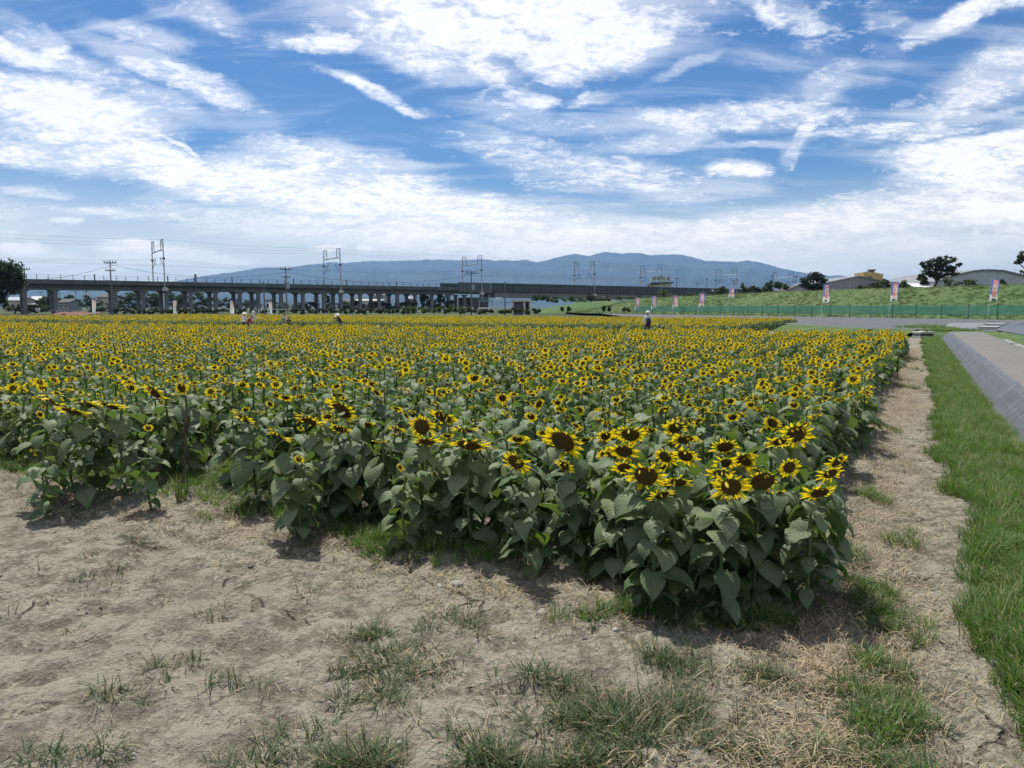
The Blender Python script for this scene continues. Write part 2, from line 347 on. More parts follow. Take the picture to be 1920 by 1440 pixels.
def quad_sheet(name, pts, mat, label, cat, kind='structure', parent=None):
    me = bpy.data.meshes.new(name); me.from_pydata([tuple(p) for p in pts], [], [tuple(range(len(pts)))]); me.materials.append(mat)
    return tag(link(name, me, parent), label, cat, None, kind)
fl = [(*fxy(-1.7, -14), -.08), (*fxy(-1.7, 70), -.08), (*fxy(105, 70), -.08), (*fxy(105, -14), -.08)]
quad_sheet('field_soil', fl, SOIL, 'brown soil under the sunflower crop', 'soil')
quad_sheet('ground', [(-23900, -2900, -.2), (23900, -2900, -.2), (23900, 18400, -.2), (-23900, 18400, -.2)], FARG, 'flat green land beyond the sunflower field', 'ground')

# raised path on the right with the slope that carries the weed sheet
def strip(name, us, zs, w0, w1, n, mat, label, cat, jit=0.0, kind='structure'):
    ww = np.linspace(w0, w1, n); Uu = np.tile(np.array(us)[None, :], (n, 1)); Ww = np.tile(ww[:, None], (1, len(us)))
    Zz = np.tile(np.array(zs)[None, :], (n, 1))
    if jit:
        Zz = Zz+(fbm(Ww*1.1, Uu*3, 4, 7)-.5)*jit; Uu = Uu+(fbm(Ww*.8, Uu*2+5, 3, 9)-.5)*jit*2
    return grid(name, FC[0]+Uu*EU[0]+Ww*EW[0], FC[1]+Uu*EU[1]+Ww*EW[1], Zz, mat, label, cat, True, kind)
strip('path', [-2.12, -2.2, -2.6, -3.1, -3.6], [.33, .352, .36, .36, .35], -12, 43.4, 60, PATHM, 'pale worn asphalt path on the bank', 'path')
strip('verge_bank', [-3.62, -4.6, -6.5, -14, -30], [.33, .37, .36, .3, .3], -12, 43, 70, LEVG, 'grassy verge beyond the asphalt path', 'verge', .08)
def sheet_material(name, base, tint):
    m = bpy.data.materials.new(name); m.use_nodes = True; t = NT(m.node_tree)
    tcn = t.n('ShaderNodeTexCoord').outputs['Object']
    p = t.n('ShaderNodeMapping', {'Vector': tcn, 'Rotation': (0, 0, FA)}).outputs[0]; X_, Y_, Z_ = t.xyz(p)
    g1 = t.m('ABSOLUTE', t.m('SUBTRACT', t.m('FRACT', t.m('MULTIPLY', X_, 6.5)), .5)); g2 = t.m('ABSOLUTE', t.m('SUBTRACT', t.m('FRACT', t.m('MULTIPLY', Y_, 1.6)), .5))
    ln = t.m('MAXIMUM', t.m('MULTIPLY', t.ramp(g1, .0, .04, 1, 0), .30), t.m('MULTIPLY', t.ramp(g2, .0, .03, 1, 0), .25))
    wr = t.noise(t.n('ShaderNodeMapping', {'Vector': p, 'Scale': (.8, 5.5, 1)}).outputs[0], 1.6, 6, .65, .8)
    c = t.mix(t.ramp(wr, .35, .72), tuple(base*v*.7 for v in tint), tuple(base*v*1.45 for v in tint))
    c = t.mix(ln, c, (.26, .28, .30))
    bn = t.n('ShaderNodeBump', {'Strength': 1.0, 'Distance': .06, 'Height': wr})
    b = t.n('ShaderNodeBsdfPrincipled', {'Base Color': c, 'Roughness': .5, 'Specular IOR Level': .45, 'Normal': bn.outputs[0]})
    t.n('ShaderNodeOutputMaterial', {'Surface': b.outputs[0]}); return m
SHEETM = sheet_material('woven_weed_sheet', .085, (.93, .99, 1.08))
BLACKM = sheet_material('dark_weed_sheet', .075, (.85, 1.0, 1.25))
ww = np.linspace(-8, 42.6, 420); cc_ = np.linspace(0, 1, 9); CW, CC = np.meshgrid(ww, cc_, indexing='ij')
Us = -1.64-.46*CC-.05*np.sin(CC*3.1); Zs = -.07+.43*np.sin(CC*math.pi/2)**1.15
Zs = Zs+(fbm(CW*4.2+CC*1.6, CC*1.2, 4, 41)-.5)*.11*np.sin(np.clip(CC, 0, 1)*math.pi)+.015; Us = Us+(CC > .9)*(fbm(CW*3.1, CC, 3, 43)-.5)*.10
sh = grid('weed_sheet', FC[0]+Us*EU[0]+CW*EW[0], FC[1]+Us*EU[1]+CW*EW[1], Zs, SHEETM, 'grey woven weed control sheet pinned along the bank beside the path', 'sheet', True, 'thing')
# dark sheet, steps, drain cover and kerb stones where path and road meet
a = [G(1895, 606, .42), G(2300, 612, .42), G(2300, 668, .42), G(1960, 641, .42), G(1899, 626, .40), G(1868, 618, .38)]
nX = np.linspace(0, 1, 40); 
P0, P1, P2, P3 = [np.array(q) for q in (G(1866, 619.5, .37), G(2250, 690, .37), G(2320, 616, .55), G(1897, 604.5, .55))]
SS, TT = np.meshgrid(nX, nX); Q = ((1-SS)*(1-TT))[..., None]*P0+(SS*(1-TT))[..., None]*P1+(SS*TT)[..., None]*P2+((1-SS)*TT)[..., None]*P3
Q[..., 2] += .03+(fbm(Q[..., 0]*.9, Q[..., 1]*.9, 4, 51)-.25)*.5*np.sin(np.clip(np.minimum(SS, np.minimum(TT, 1-TT))*8, 0, 1)*1.57)
grid('dark_weed_sheet', Q[..., 0], Q[..., 1], Q[..., 2], BLACKM, 'rumpled dark blue grey sheet heaped right of the steps', 'sheet', True, 'thing')

# road across the end of the field, along the green net
FE1 = np.array([53., 80.]); FD = np.array([-29., 70.])/math.hypot(29, 70); FN = np.array([FD[1], -FD[0]])
def fen(s, n=0.0): return FE1+FD*s+FN*n
near = [G(2400, 640, .35), G(1925, 623, .35), G(1780, 618, .35), G(1720, 617.5, .35), G(1640, 616, .35), G(1560, 612.5, .35), G(1480, 608, .35), G(1405, 603, .35), G(1300, 598.2, .35), G(1240, 595.6, .35), G(1170, 593.2, .35)]
far = [(*fen(s, -1.0), .35) for s in (88, 76, 60, 40, 20, 0, -20, -60)]
quad_sheet('road', near+far, ROADM, 'grey asphalt road running past the end of the field along the green net', 'road')
mb = MB(); n_ = len(near)
for i in range(1, n_-4):
    p, q = Vector(near[i]), Vector(near[i+1]); d = Vector((-(q-p).y, (q-p).x, 0)).normalized()
    if d.y > 0: d = -d
    mb.add([tuple(p), tuple(q), tuple(q+d*3.5-Vector((0, 0, .5))), tuple(p+d*3.5-Vector((0, 0, .5)))], [(3, 2, 1, 0)], LEVG)
tag(mb.build('road_bank'), 'low grassy bank below the road edge', 'bank', None, 'structure')
# paler patched slab with a dark joint where the path joins
quad_sheet('road_patch', [G(1764, 613.6, .356), G(1824, 616.6, .356), G(1850, 605, .356), G(1780, 605.4, .356)], asphalt_material('patched_asphalt', .2, (.98, .97, 1.0)), 'paler asphalt patch where the path joins the road', 'patch')
quad_sheet('road_joint', [G(1762.5, 614.3, .361), G(1766, 614, .361), G(1776, 607.6, .361), G(1772.5, 607.8, .361)], material('tar', (.02, .02, .022), .6), 'dark tar joint across the road by the drain cover', 'joint')

def levee_h(s): return np.interp(s, [-80, 0, 54, 96, 112, 126, 140], [4.6, 4.5, 4.3, 3.65, 2.6, 1.2, .1])
sv = np.linspace(-80, 140, 240); nv = np.linspace(0, 1, 34); S_, N_ = np.meshgrid(sv, nv, indexing='ij')
prof = np.interp(N_, [0, .06, .62, .70, .82, 1], [0, .04, .97, 1.0, .98, .15])
Zl = .33+(levee_h(S_)-.33)*prof+(fbm(S_*.25, N_*5, 4, 61)-.5)*.35*np.sin(np.clip(N_, 0, 1)*3.14)
NN = .9+N_*20+np.clip(S_-100, 0, 40)*.35
LX = FE1[0]+FD[0]*S_+FN[0]*NN; LY = FE1[1]+FD[1]*S_+FN[1]*NN
grid('levee', LX, LY, Zl, LEVG, 'green grassed levee slope behind the net fence', 'levee')
# second, bushier bank further back, left of the levee end
uu = np.linspace(0, 1, 60); vv = np.linspace(0, 1, 16); A_, B_ = np.meshgrid(uu, vv, indexing='ij')
b0 = np.array(at(1005, 586, 205)); b1 = np.array(at(1185, 578, 215))
BX = b0[0]+(b1[0]-b0[0])*A_; BY = 200+B_*26+A_*4
BZ = -.1+np.interp(A_, [0, .15, .45, 1], [.3, 1.6, 3.1, 3.8])*np.sin(B_*math.pi)**.7+(fbm(A_*14, B_*4, 4, 71)-.5)*.8*np.sin(B_*math.pi)
grid('far_bank', BX, BY, BZ, LEVG, 'overgrown green bank beyond the end of the levee', 'bank')

# ------------------------------------------------------------------ mountains
RIDGE = [(-900, 540), (-500, 532), (-200, 528), (0, 526), (60, 524), (130, 527), (200, 525), (290, 530), (330, 527), (360, 521), (400, 515), (440, 510), (480, 503.5), (500, 501), (515, 502), (540, 503), (560, 499), (580, 496), (600, 494), (620, 491.5), (640, 493), (660, 492),
 (680, 490), (700, 488.5), (715, 490), (735, 489), (760, 488), (775, 489), (800, 486.5), (830, 487), (850, 488), (880, 487), (905, 486), (925, 489), (945, 487.5), (962, 489), (985, 487), (995, 489), (1006, 492), (1022, 489), (1040, 483.5), (1060, 478.5), (1080, 475.5), (1092, 478), (1104, 480.5), (1118, 475), (1135, 472.5), (1150, 474), (1165, 475.5), (1180, 473.5), (1200, 474.5),
 (1220, 478.5), (1240, 477.5), (1262, 476.5), (1278, 478), (1294, 481), (1308, 485), (1322, 489), (1340, 489), (1360, 490.5), (1380, 491), (1400, 488), (1420, 491), (1440, 495.5), (1460, 502), (1490, 508), (1520, 514), (1560, 517), (1575, 516), (1600, 520.5), (1640, 525), (1690, 523.5), (1720, 520), (1760, 526), (1850, 530), (2000, 528), (2300, 522), (2800, 530)]
azs = np.radians(np.linspace(-58, 58, 900)); rr = np.concatenate([np.linspace(6200, 13000, 30), np.linspace(13300, 17000, 8)])
ra = np.array([math.atan2(ray(u, v)[0], ray(u, v)[1]) for u, v in RIDGE]); re_ = np.array([math.atan2(ray(u, v)[2], math.hypot(*ray(u, v)[:2])) for u, v in RIDGE])
AZ, RR = np.meshgrid(azs, rr, indexing='ij')
top = np.interp(AZ, ra, re_); Htop = 13000*np.tan(top)+H
fr = np.clip((RR-6200)/6800, 0, 1); back = np.clip((17000-RR)/4000, 0, 1)
f_ = np.where(RR <= 13000, fr**1.5, back)
rg = 1-np.abs(fbm(AZ*40, RR/2600, 4, 81, .5)-.5)*2; rg2 = fbm(AZ*110, RR/900, 4, 83)
HZ = Htop*f_*(1+(rg-.7)*.8*np.clip((.86-fr)*4, 0, 1)*fr**.2+(rg2-.5)*.4*np.clip((.86-fr)*6, 0, 1))
HZ = HZ+(fbm(AZ*260, RR/500, 2, 85)-.5)*14*(fr > .85)
MTN = material('forested_mountain', (.034, .044, .034), .95, .35, .0012, 0, spec=.1)
grid('mountains', RR*np.sin(AZ), RR*np.cos(AZ), np.maximum(HZ, -1), MTN, 'long hazy blue mountain range along the horizon', 'mountains')

# ------------------------------------------------------------------ air
hm = bpy.data.materials.new('air'); hm.use_nodes = True; t = NT(hm.node_tree)
pv = t.n('ShaderNodeVolumePrincipled', {'Color': (.34, .60, 1.0, 1), 'Density': 6.8e-5, 'Anisotropy': 0.28})
t.n('ShaderNodeOutputMaterial', {'Volume': pv.outputs[0]})
mb = MB(); mb.box(-24000, -3000, -1.3, 24000, 18500, 985, hm); tag(mb.build('haze'), 'thin blue summer haze over the whole plain', 'haze', None, 'stuff')
# ------------------------------------------------------------------ sunflowers
LEAF = leafy('sunflower_leaf', (.080, .124, .054), (.180, .226, .122), (.17, .28, .04), .26, .55, .28, True, (.062, .10, .045))
STEM = leafy('sunflower_stem', (.07, .12, .04), (.12, .17, .06), (.1, .2, .02), .05, .6, .3)
CALYX = leafy('sunflower_bract', (.06, .12, .03), (.10, .18, .05), (.15, .3, .03), .2, .55, .3)
PETAL = leafy('sunflower_petal', (.80, .58, .012), (.88, .70, .04), (.95, .70, .01), .4, .5, .25)
WILT = leafy('withered_leaf', (.07, .058, .045), (.13, .108, .08), (.1, .06, .02), .1, .8, .1)
WILTS = leafy('withered_stalk', (.12, .11, .07), (.2, .17, .11), (.1, .06, .02), .05, .8, .1)
def disc_material():
    m = bpy.data.materials.new('sunflower_disc'); m.use_nodes = True; t = NT(m.node_tree)
    tc = t.n('ShaderNodeAttribute', attribute_name='tc').outputs['Vector']; X_, Y_, Z_ = t.xyz(tc)
    p = t.n('ShaderNodeTexCoord').outputs['Object']
    v = t.voro(t.vm('MULTIPLY', p, (1, 1, .3)), 15.0); n = t.noise(p, 6.0, 4, .6)
    c = t.mix(t.ramp(X_, .25, .62), (.17, .135, .048), (.20, .115, .036))
    c = t.mix(t.ramp(v, .25, .6), t.mix(.5, c, (.16, .10, .03)), c)
    c = t.mix(t.ramp(X_, .84, 1.0, 0, .55), c, (.16, .085, .012))
    c = t.mix(t.ramp(n, .5, .8, 0, .6), c, (.09, .06, .022))
    bn = t.n('ShaderNodeBump', {'Strength': .8, 'Distance': .08, 'Height': v})
    b = t.n('ShaderNodeBsdfPrincipled', {'Base Color': c, 'Roughness': .9, 'Specular IOR Level': .1, 'Normal': bn.outputs[0]})
    t.n('ShaderNodeOutputMaterial', {'Surface': b.outputs[0]}); return m
DISC = disc_material()

def leaf_into(mb, rng, rows=8, cols=5, M=None, mats=(None, None), wilt=0.0, pet=.5, a0=None, a1=None):
    """petiole from the origin along +X, then a heart shaped drooping blade of length 1"""
    lm, sm = mats
    a0 = R(rng.uniform(-25, 12)) if a0 is None else a0
    a1 = R(rng.uniform(-88, -42)) if a1 is None else a1
    pts = []; p = Vector((0, 0, 0)); n = 4
    pa0 = R(rng.uniform(28, 55)); side = rng.uniform(-.12, .12)
    for i in range(n+1):
        pts.append(tuple(p)); a = pa0+(a0-pa0)*(i/n)**1.4
        p = p+Vector((math.cos(a), side*.3, math.sin(a)))*pet/n
    p = Vector(pts[-1])
    mb.tube(pts, [.030, .024, .022, .020, .018], sm, 3 if cols < 5 else 4, False, M, (.3, .5, rng.random()))
    ts = np.linspace(0, 1, rows); wid = np.interp(ts, [0, .08, .2, .34, .52, .7, .86, 1], [.27, .42, .49, .47, .38, .25, .11, .0])*rng.uniform(.86, 1.06)
    fold = rng.uniform(.05, .45); curl = rng.uniform(.15, .5); twist = rng.uniform(-.5, .5); wv = rng.uniform(0, 6.28); wa = rng.uniform(.02, .07)
    vs = []; tcs = []; q = p.copy(); rv = rng.random(); cs = np.linspace(-1, 1, cols)
    for i, tt in enumerate(ts):
        a = a0+(a1-a0)*(tt**.8)
        d = Vector((math.cos(a), 0, math.sin(a))); up = Vector((-math.sin(a), 0, math.cos(a)))
        if i: q = q+d*(1.0/(rows-1))
        tw = twist*tt
        for c in cs:
            y = c*wid[i]
            h = fold*abs(y)-curl*y*y*1.6+wa*math.sin(wv+tt*9+c*2.5)*abs(c)
            back = -.12*(abs(c)**1.5) if i == 0 else (-.05*abs(c) if i == 1 else 0)
            if wilt: y *= (1-wilt*.6); h += wilt*rng.uniform(-.12, .12)
            yy = y*math.cos(tw)-h*math.sin(tw); hh = y*math.sin(tw)+h*math.cos(tw)
            v = q+up*hh+d*back; vs.append((v.x, v.y+yy, v.z)); tcs.append((tt, c, rv))
    fs = []
    for i in range(rows-1):
        for j in range(cols-1):
            k = i*cols+j; fs.append((k, k+cols, k+cols+1, k+1))
    mb.add(vs, fs, lm, tcs, M)

def petal_into(mb, rng, M=None, lod=0, L=1.0):
    w_ = rng.uniform(.15, .21); cv = rng.uniform(-.10, .22); sk = rng.uniform(-.10, .10); rv = rng.random()
    if lod: xs_, hw = [0, .45, 1], [.06, w_, 0]; cs = (-1, 1)
    else: xs_, hw = [0, .25, .55, .82, 1], [.06, .8*w_, w_, .62*w_, .0]; cs = (-1, 0, 1)
    vs = []; tcs = []
    for x, h in zip(xs_, hw):
        for c in cs: vs.append((x*L, c*h*L+sk*x*x*L, (cv*x*x-.035*(1-abs(c)))*L)); tcs.append((x, c, rv))
    n = len(cs); fs = [(i*n+j, (i+1)*n+j, (i+1)*n+j+1, i*n+j+1) for i in range(len(xs_)-1) for j in range(n-1)]
    mb.add(vs, fs, PETAL, tcs, M)

def disc_into(mb, rng, seg=18, M=None, bracts=16, droop=0.0):
    prof = [(0, .16), (.3, .17), (.52, .21), (.78, .20), (.95, .10), (1.02, -.02)]
    vs = [(0, 0, prof[0][1])]; tcs = [(0, 0, .5)]; fs = []
    for r, z in prof[1:]:
        for k in range(seg):
            q = 2*math.pi*k/seg; rr_ = r*(1+.03*math.sin(3*q+rng.random()*.4)); vs.append((rr_*math.cos(q), rr_*math.sin(q), z)); tcs.append((r, 0, .5))
    for k in range(seg): fs.append((0, 1+k, 1+(k+1) % seg))
    for i in range(len(prof)-2):
        for k in range(seg): fs.append((1+i*seg+k, 1+(i+1)*seg+k, 1+(i+1)*seg+(k+1) % seg, 1+i*seg+(k+1) % seg))
    mb.add(vs, fs, DISC, tcs, M)
    prof2 = [(1.02, -.02), (.92, -.22), (.5, -.42), (.16, -.60)]; vs = []; fs = []
    for r, z in prof2:
        for k in range(seg): q = 2*math.pi*k/seg; vs.append((r*math.cos(q), r*math.sin(q), z))
    for i in range(3):
        for k in range(seg): fs.append((i*seg+k, (i+1)*seg+k, (i+1)*seg+(k+1) % seg, i*seg+(k+1) % seg))
    mb.add(vs, fs, CALYX, [(.3, 0, .5)]*len(vs), M)
    for k in range(bracts):                              # green bracts behind the petals
        q = 2*math.pi*(k+rng.uniform(-.3, .3))/bracts; L = rng.uniform(.5, .85); lf = rng.uniform(-.35, .25)
        B = Matrix.Rotation(q, 4, 'Z') @ Matrix.Translation((.92, 0, -.14)) @ Matrix.Rotation(-lf, 4, 'Y')
        vs = [(0, -.14, 0), (0, .14, 0), (L*.5, -.13, .03), (L*.5, .13, .03), (L, 0, -.06)]
        mb.add(vs, [(0, 2, 3, 1), (2, 4, 3)], CALYX, [(.2, 0, .6)]*5, (M @ B) if M is not None else B)

def petal_places(rng, n, ragged=.25):
    """petals round the disc; head frame +Y is up, so the upper ones flop forward over the disc and the lower ones hang"""
    out = []
    for k in range(n):
        q = 2*math.pi*(k+rng.uniform(-.35, .35))/n; ring = k % 2; up = math.sin(q)
        lift = rng.uniform(-.38, .10)+(-.12 if ring else .08)+max(0, up)*rng.uniform(.15, .85)-max(0, -up)*rng.uniform(0, .3)
        if up > .45 and rng.random() < .16: lift += 1.3
        L = rng.uniform(1-ragged, 1.1)*(1-.26*max(0, up)+.10*max(0, -up))
        out.append((q+rng.uniform(-.08, .08), lift, L, -.05 if ring else .02))
    return out
def petal_matrix(q, lift, L, z, plen=1.0):
    return Matrix.Rotation(q, 4, 'Z') @ Matrix.Translation((.90, 0, z)) @ Matrix.Rotation(-lift, 4, 'Y') @ Matrix.Diagonal((L*plen, L*plen*.92, L*plen, 1))

def stem_path(h, pitch, rng, bow=.04):
    """upright stem whose neck bends over until the head looks along -Y at the given pitch"""
    bx, by = rng.uniform(-bow, bow), rng.uniform(-bow, bow); pts = []
    hn = h-.05
    for i in range(7):
        tt = i/6; pts.append(Vector((bx*math.sin(tt*3.14), by*math.sin(tt*3.14), hn*tt)))
    p = pts[-1].copy(); b1 = R(90)-pitch; n = 7; arc = .07+.03*max(0, b1-1.0)
    for i in range(1, n+1):
        be = b1*(i/n)**.9; p = p+Vector((0, -math.sin(be), math.cos(be)))*arc/n; pts.append(p.copy())
    return pts
def head_basis(pos, pitch, roll=0.0):
    nrm = Vector((0, -math.cos(pitch), math.sin(pitch)))
    return Matrix.Translation(pos) @ nrm.to_track_quat('Z', 'Y').to_matrix().to_4x4() @ Matrix.Rotation(roll, 4, 'Z')

PITCHES = [-8, -20, -30, -38, -46, -54, -62, -72, -26, -50]
LEAFM = []
for i in range(9):
    rng = random.Random(100+i); mb = MB(); leaf_into(mb, rng, 8, 5, None, (LEAF, STEM)); LEAFM.append(mb.mesh('leaf', True))
PETALM = []
for i in range(4):
    mb = MB(); petal_into(mb, random.Random(40+i)); PETALM.append(mb.mesh('petal', True))
HEADM, RINGM = [], []
for i in range(4):
    rng = random.Random(60+i); mb = MB(); disc_into(mb, rng, 20, None, 15); HEADM.append(mb.mesh('flower_head', True))
    mb = MB()
    for (q, lf, L, z) in petal_places(rng, 34, .3): petal_into(mb, rng, petal_matrix(q, lf, L, z, rng.uniform(1.05, 1.25)), 0)
    RINGM.append(mb.mesh('petal_ring', True))
def leaf_layout(rng, h, n, big):
    out = []; q = rng.uniform(0, 6.28)
    for k in range(n):
        tt = (k+.5)/n; z = h*(.08+.87*tt); L = big*float(np.interp(tt, [0, .2, .5, .78, 1], [.72, .95, 1.0, .88, .62]))*rng.uniform(.82, 1.12)
        q += 2.40+rng.uniform(-.35, .35); out.append((z, q, L, rng.randrange(9), rng.uniform(-.15, .25)))
    return out
# prototypes: each an Empty with stem, leaves and head as children
PROTO = []
for i, pd in enumerate(PITCHES):
    rng = random.Random(200+i); h = .80; pitch = R(pd)
    root = empty('sunflower'); sp = stem_path(h, pitch, rng)
    mb = MB(); mb.tube(sp, [.0115, .0115, .011, .0105, .010, .0095, .009, .0085, .0075, .007, .0065, .0065, .007, .0085], STEM, 6, False, None, (.3, .5, .4)); st = mb.build('stem', root, True)
    for (z, q, L, k, tl) in leaf_layout(rng, h-.05, 19, .185):
        j = min(range(7), key=lambda a_: abs(sp[a_].z-z)); lf = link('leaf', LEAFM[k], root, (sp[j].x, sp[j].y, z), (0, tl, q), (L, L, L))
    hd = link('flower_head', HEADM[i % 4], root); Rh = .038
    hm_ = head_basis(sp[-1]+Vector((0, -math.cos(pitch), math.sin(pitch)))*Rh*.55, pitch, rng.uniform(-.25, .25))
    hd.matrix_local = hm_ @ Matrix.Scale(Rh, 4)
    rg_ = link('petal_ring', RINGM[i % 4], hd); rg_['kind'] = 'stuff'
    PROTO.append(dict(root=root, head=hd, ring=rg_, hpos=hm_.translation.copy(), pitch=pd, Rh=Rh, used=False, kids=[c for c in root.children]))

def new_flower(k, loc, rz, s, hs, label, group, hero=False, rng=None, petal_len=.85, npet=27):
    """a plant of prototype k: copies of the Empty, its parts and their sub-parts"""
    P_ = PROTO[k]; r = P_['root'].copy(); COL.objects.link(r)
    r.location = loc; r.rotation_euler = (0, 0, rz); r.scale = (s, s, s); tag(r, label, 'sunflower', group)
    for ch in P_['kids']:
        c = ch.copy(); COL.objects.link(c); c.parent = r
        if rng and ch.name.startswith('leaf'):
            f_ = rng.uniform(.78, 1.18); c.scale = (ch.scale[0]*f_, ch.scale[1]*f_*rng.uniform(.85, 1.1), ch.scale[2]*f_); e_ = ch.rotation_euler; c.rotation_euler = (rng.gauss(0, .16), e_[1]+rng.gauss(0, .14), e_[2]+rng.gauss(0, .3))
        if ch is P_['head']:
            c.scale = tuple(v*hs for v in ch.scale)
            if hero:
                for (q, lf, L, z) in petal_places(rng, npet, .35):
                    p = link('petal', PETALM[rng.randrange(4)], c); p.matrix_local = petal_matrix(q, lf, L, z, petal_len)
            else:
                g = P_['ring'].copy(); COL.objects.link(g); g.parent = c
                f_ = rng.uniform(.92, 1.12) if rng else 1; g.scale = (f_, f_, 1)
    return r
def best_proto(pitch, rng):
    o = sorted(range(len(PITCHES)), key=lambda i: abs(PITCHES[i]-pitch)); return o[0]

# front-row heads that can be told apart: head pixel, disc width in photo pixels, azimuth (0 towards the camera, + to the right), pitch, head height, label
HEROES = [
 (1371, 913, 37, -8, -22, .74, 'large full-petalled round sunflower facing the viewer at the near corner of the crop'),
 (1430, 903, 45, 4, -30, .73, 'sunflower with the widest dark disc and short petals, right of the big full-petalled one'),
 (1211, 892, 44, -14, -32, .74, 'large sunflower with wide dark disc, first big head left of the near corner'),
 (1055, 828, 47, -30, -30, .80, 'tall leaning sunflower with very large oval disc at the left end of the near clump'),
 (1058, 873, 22, -40, -32, .68, 'small half-hidden sunflower hanging just under the tall one with the very large oval disc'),
 (967, 866, 33, -28, -28, .74, 'sunflower with oval disc facing lower left, next left of the tall large-disc one'),
 (880, 834, 46, -12, -60, .76, 'wide flat sunflower tipped steeply downwards above the middle of the front row'),
 (872, 806, 30, 10, -70, .82, 'sunflower seen edge on right behind the wide flat drooping head'),
 (791, 800, 31, -16, -12, .80, 'round upright sunflower facing the viewer above the middle of the front edge'),
 (831, 782, 33, -30, -46, .82, 'sunflower tilted to lower left, just above and right of the round upright one'),
 (800, 828, 31, -6, -62, .76, 'flat sunflower nodding under the round upright head at the middle of the front edge'),
 (641, 768, 42, -40, -38, .84, 'big sunflower leaning left on top of a tall leafy plant, left of centre'),
 (638, 804, 26, -20, -56, .76, 'small drooping sunflower below the big leaning one on the tall leafy plant'),
 (578, 788, 34, -36, -58, .80, 'yellow sunflower hanging steeply beside the tall leafy plant, on its left'),
 (522, 814, 30, -62, -44, .76, 'sunflower bent sideways at the gap in the front row, petals pointing down'),
 (455, 782, 32, -52, -48, .78, 'sunflower bent sideways above the lone slim plant at the soil edge'),
 (1170, 846, 32, -14, -36, .79, 'sunflower in the cluster of three stacked heads left of the near corner, the middle one'),
 (1171, 877, 26, -4, -42, .74, 'lowest sunflower of the three stacked heads left of the near corner'),
 (1182, 815, 34, -10, -40, .83, 'topmost sunflower of the three stacked heads left of the near corner'),
 (1148, 852, 20, -30, -20, .75, 'small sunflower tucked at the left of the three stacked heads'),
 (1247, 857, 24, -34, -26, .79, 'narrow oval sunflower turned left between the two bigger clusters near the corner'),
 (1285, 855, 28, -24, -36, .79, 'sunflower with a ragged left side, right neighbour of the narrow oval one'),
 (1272, 904, 30, -8, -52, .72, 'flat wide sunflower right beside the first big head left of the corner'),
 (1241, 928, 28, 24, -50, .68, 'sunflower hanging below the first big head left of the corner, turned right'),
 (1267, 803, 26, 0, -34, .84, 'bright sunflower above the pair of oval heads, behind the near corner clump'),
 (1284, 824, 30, 6, -52, .81, 'drooping sunflower under the bright one behind the near corner clump'),
 (1493, 814, 38, 8, -26, .83, 'large round sunflower facing the viewer high at the right side of the near clump'),
 (1360, 838, 32, 0, -44, .80, 'upper sunflower in the group of five at the middle of the near clump'),
 (1360, 868, 24, 4, -40, .77, 'sunflower below the upper one in the group of five in the near clump'),
 (1393, 859, 30, 28, -44, .77, 'sunflower turned right in the group of five at the middle of the near clump'),
 (1480, 876, 23, 4, -12, .76, 'small neat round sunflower standing alone at the right of the near clump'),
 (1462, 828, 26, 12, -44, .81, 'sunflower overlapped by the large round one high at the right of the near clump'),
 (1557, 888, 26, 14, -36, .74, 'second sunflower from the near end along the crop edge by the straw path'),
 (1537, 924, 34, 10, -48, .68, 'nearest sunflower on the right edge of the crop leaning over the straw path'),
 (1570, 866, 26, 34, -34, .76, 'third sunflower along the right edge of the crop, turned towards the path'),
 (1458, 928, 22, 30, -40, .60, 'sunflower half hidden behind and right of the widest dark disc'),
 (1352, 888, 30, -6, -58, .76, 'ragged sunflower peeping out above the big full flower at the near corner'),
 (288, 735, 30, -34, -38, .86, 'sunflower in front of the withered stalks on the left, large tilted disc'),
 (340, 727, 17, -14, -12, .88, 'small perfectly round sunflower right of the withered stalk'),
 (101, 753, 36, -52, -44, .84, 'leftmost large sunflower of the row of four near the left border'),
 (135, 770, 38, -30, -62, .82, 'flat drooping sunflower, second of the row of four near the left border'),
 (158, 756, 34, -20, -66, .84, 'third sunflower of the row of four near the left border, seen from the side'),
 (205, 760, 34, -34, -60, .83, 'rightmost sunflower of the row of four near the left border')]
SMALL = [(560, 861, 10, 0, -10, .62, 'tiny yellow sunflower on the slim plant standing on bare soil at the front edge'), (750, 876, 9, -30, -14, .60, 'tiny sunflower among the leaves at the middle of the front edge'),
 (75, 777, 9, 0, -8, .78, 'small round sunflower low under the row of four near the left border'), (62, 848, 9, -40, -20, .54, 'small low sunflower leaning out over the soil at the left border'), (278, 802, 9, 30, -16, .70, 'small low sunflower left of the withered stalk')]
TAKEN = []
rng = random.Random(5)
for hi, (u, v, dpx, azd, pd, zh, lab) in enumerate(HEROES+SMALL):
    k = best_proto(pd, rng); P_ = PROTO[k]
    d = ray(u, v); tt = (zh-H)/d[2]; hx, hy = d[0]*tt, d[1]*tt
    s = (zh+.07)/ (P_['hpos'].z+.07); R_ = dpx*hy/F/2
    hs = R_/(P_['Rh']*s)
    rz = R(azd)-.04; c_, s_ = math.cos(rz), math.sin(rz); ox, oy = P_['hpos'].x*s, P_['hpos'].y*s
    x, y = hx-(c_*ox-s_*oy), hy-(s_*ox+c_*oy)
    z = zh-P_['hpos'].z*s
    big = R_ > .05
    new_flower(k, (x, y, z), rz, s, hs, lab, None, True, random.Random(900+hi), .62 if lab.startswith('sunflower with the widest') else (1.08 if big else 1.3), 30 if big else 26)
    TAKEN.append((x, y))
print('heroes', [tuple(round(q, 2) for q in fuw(x, y)) for x, y in TAKEN])
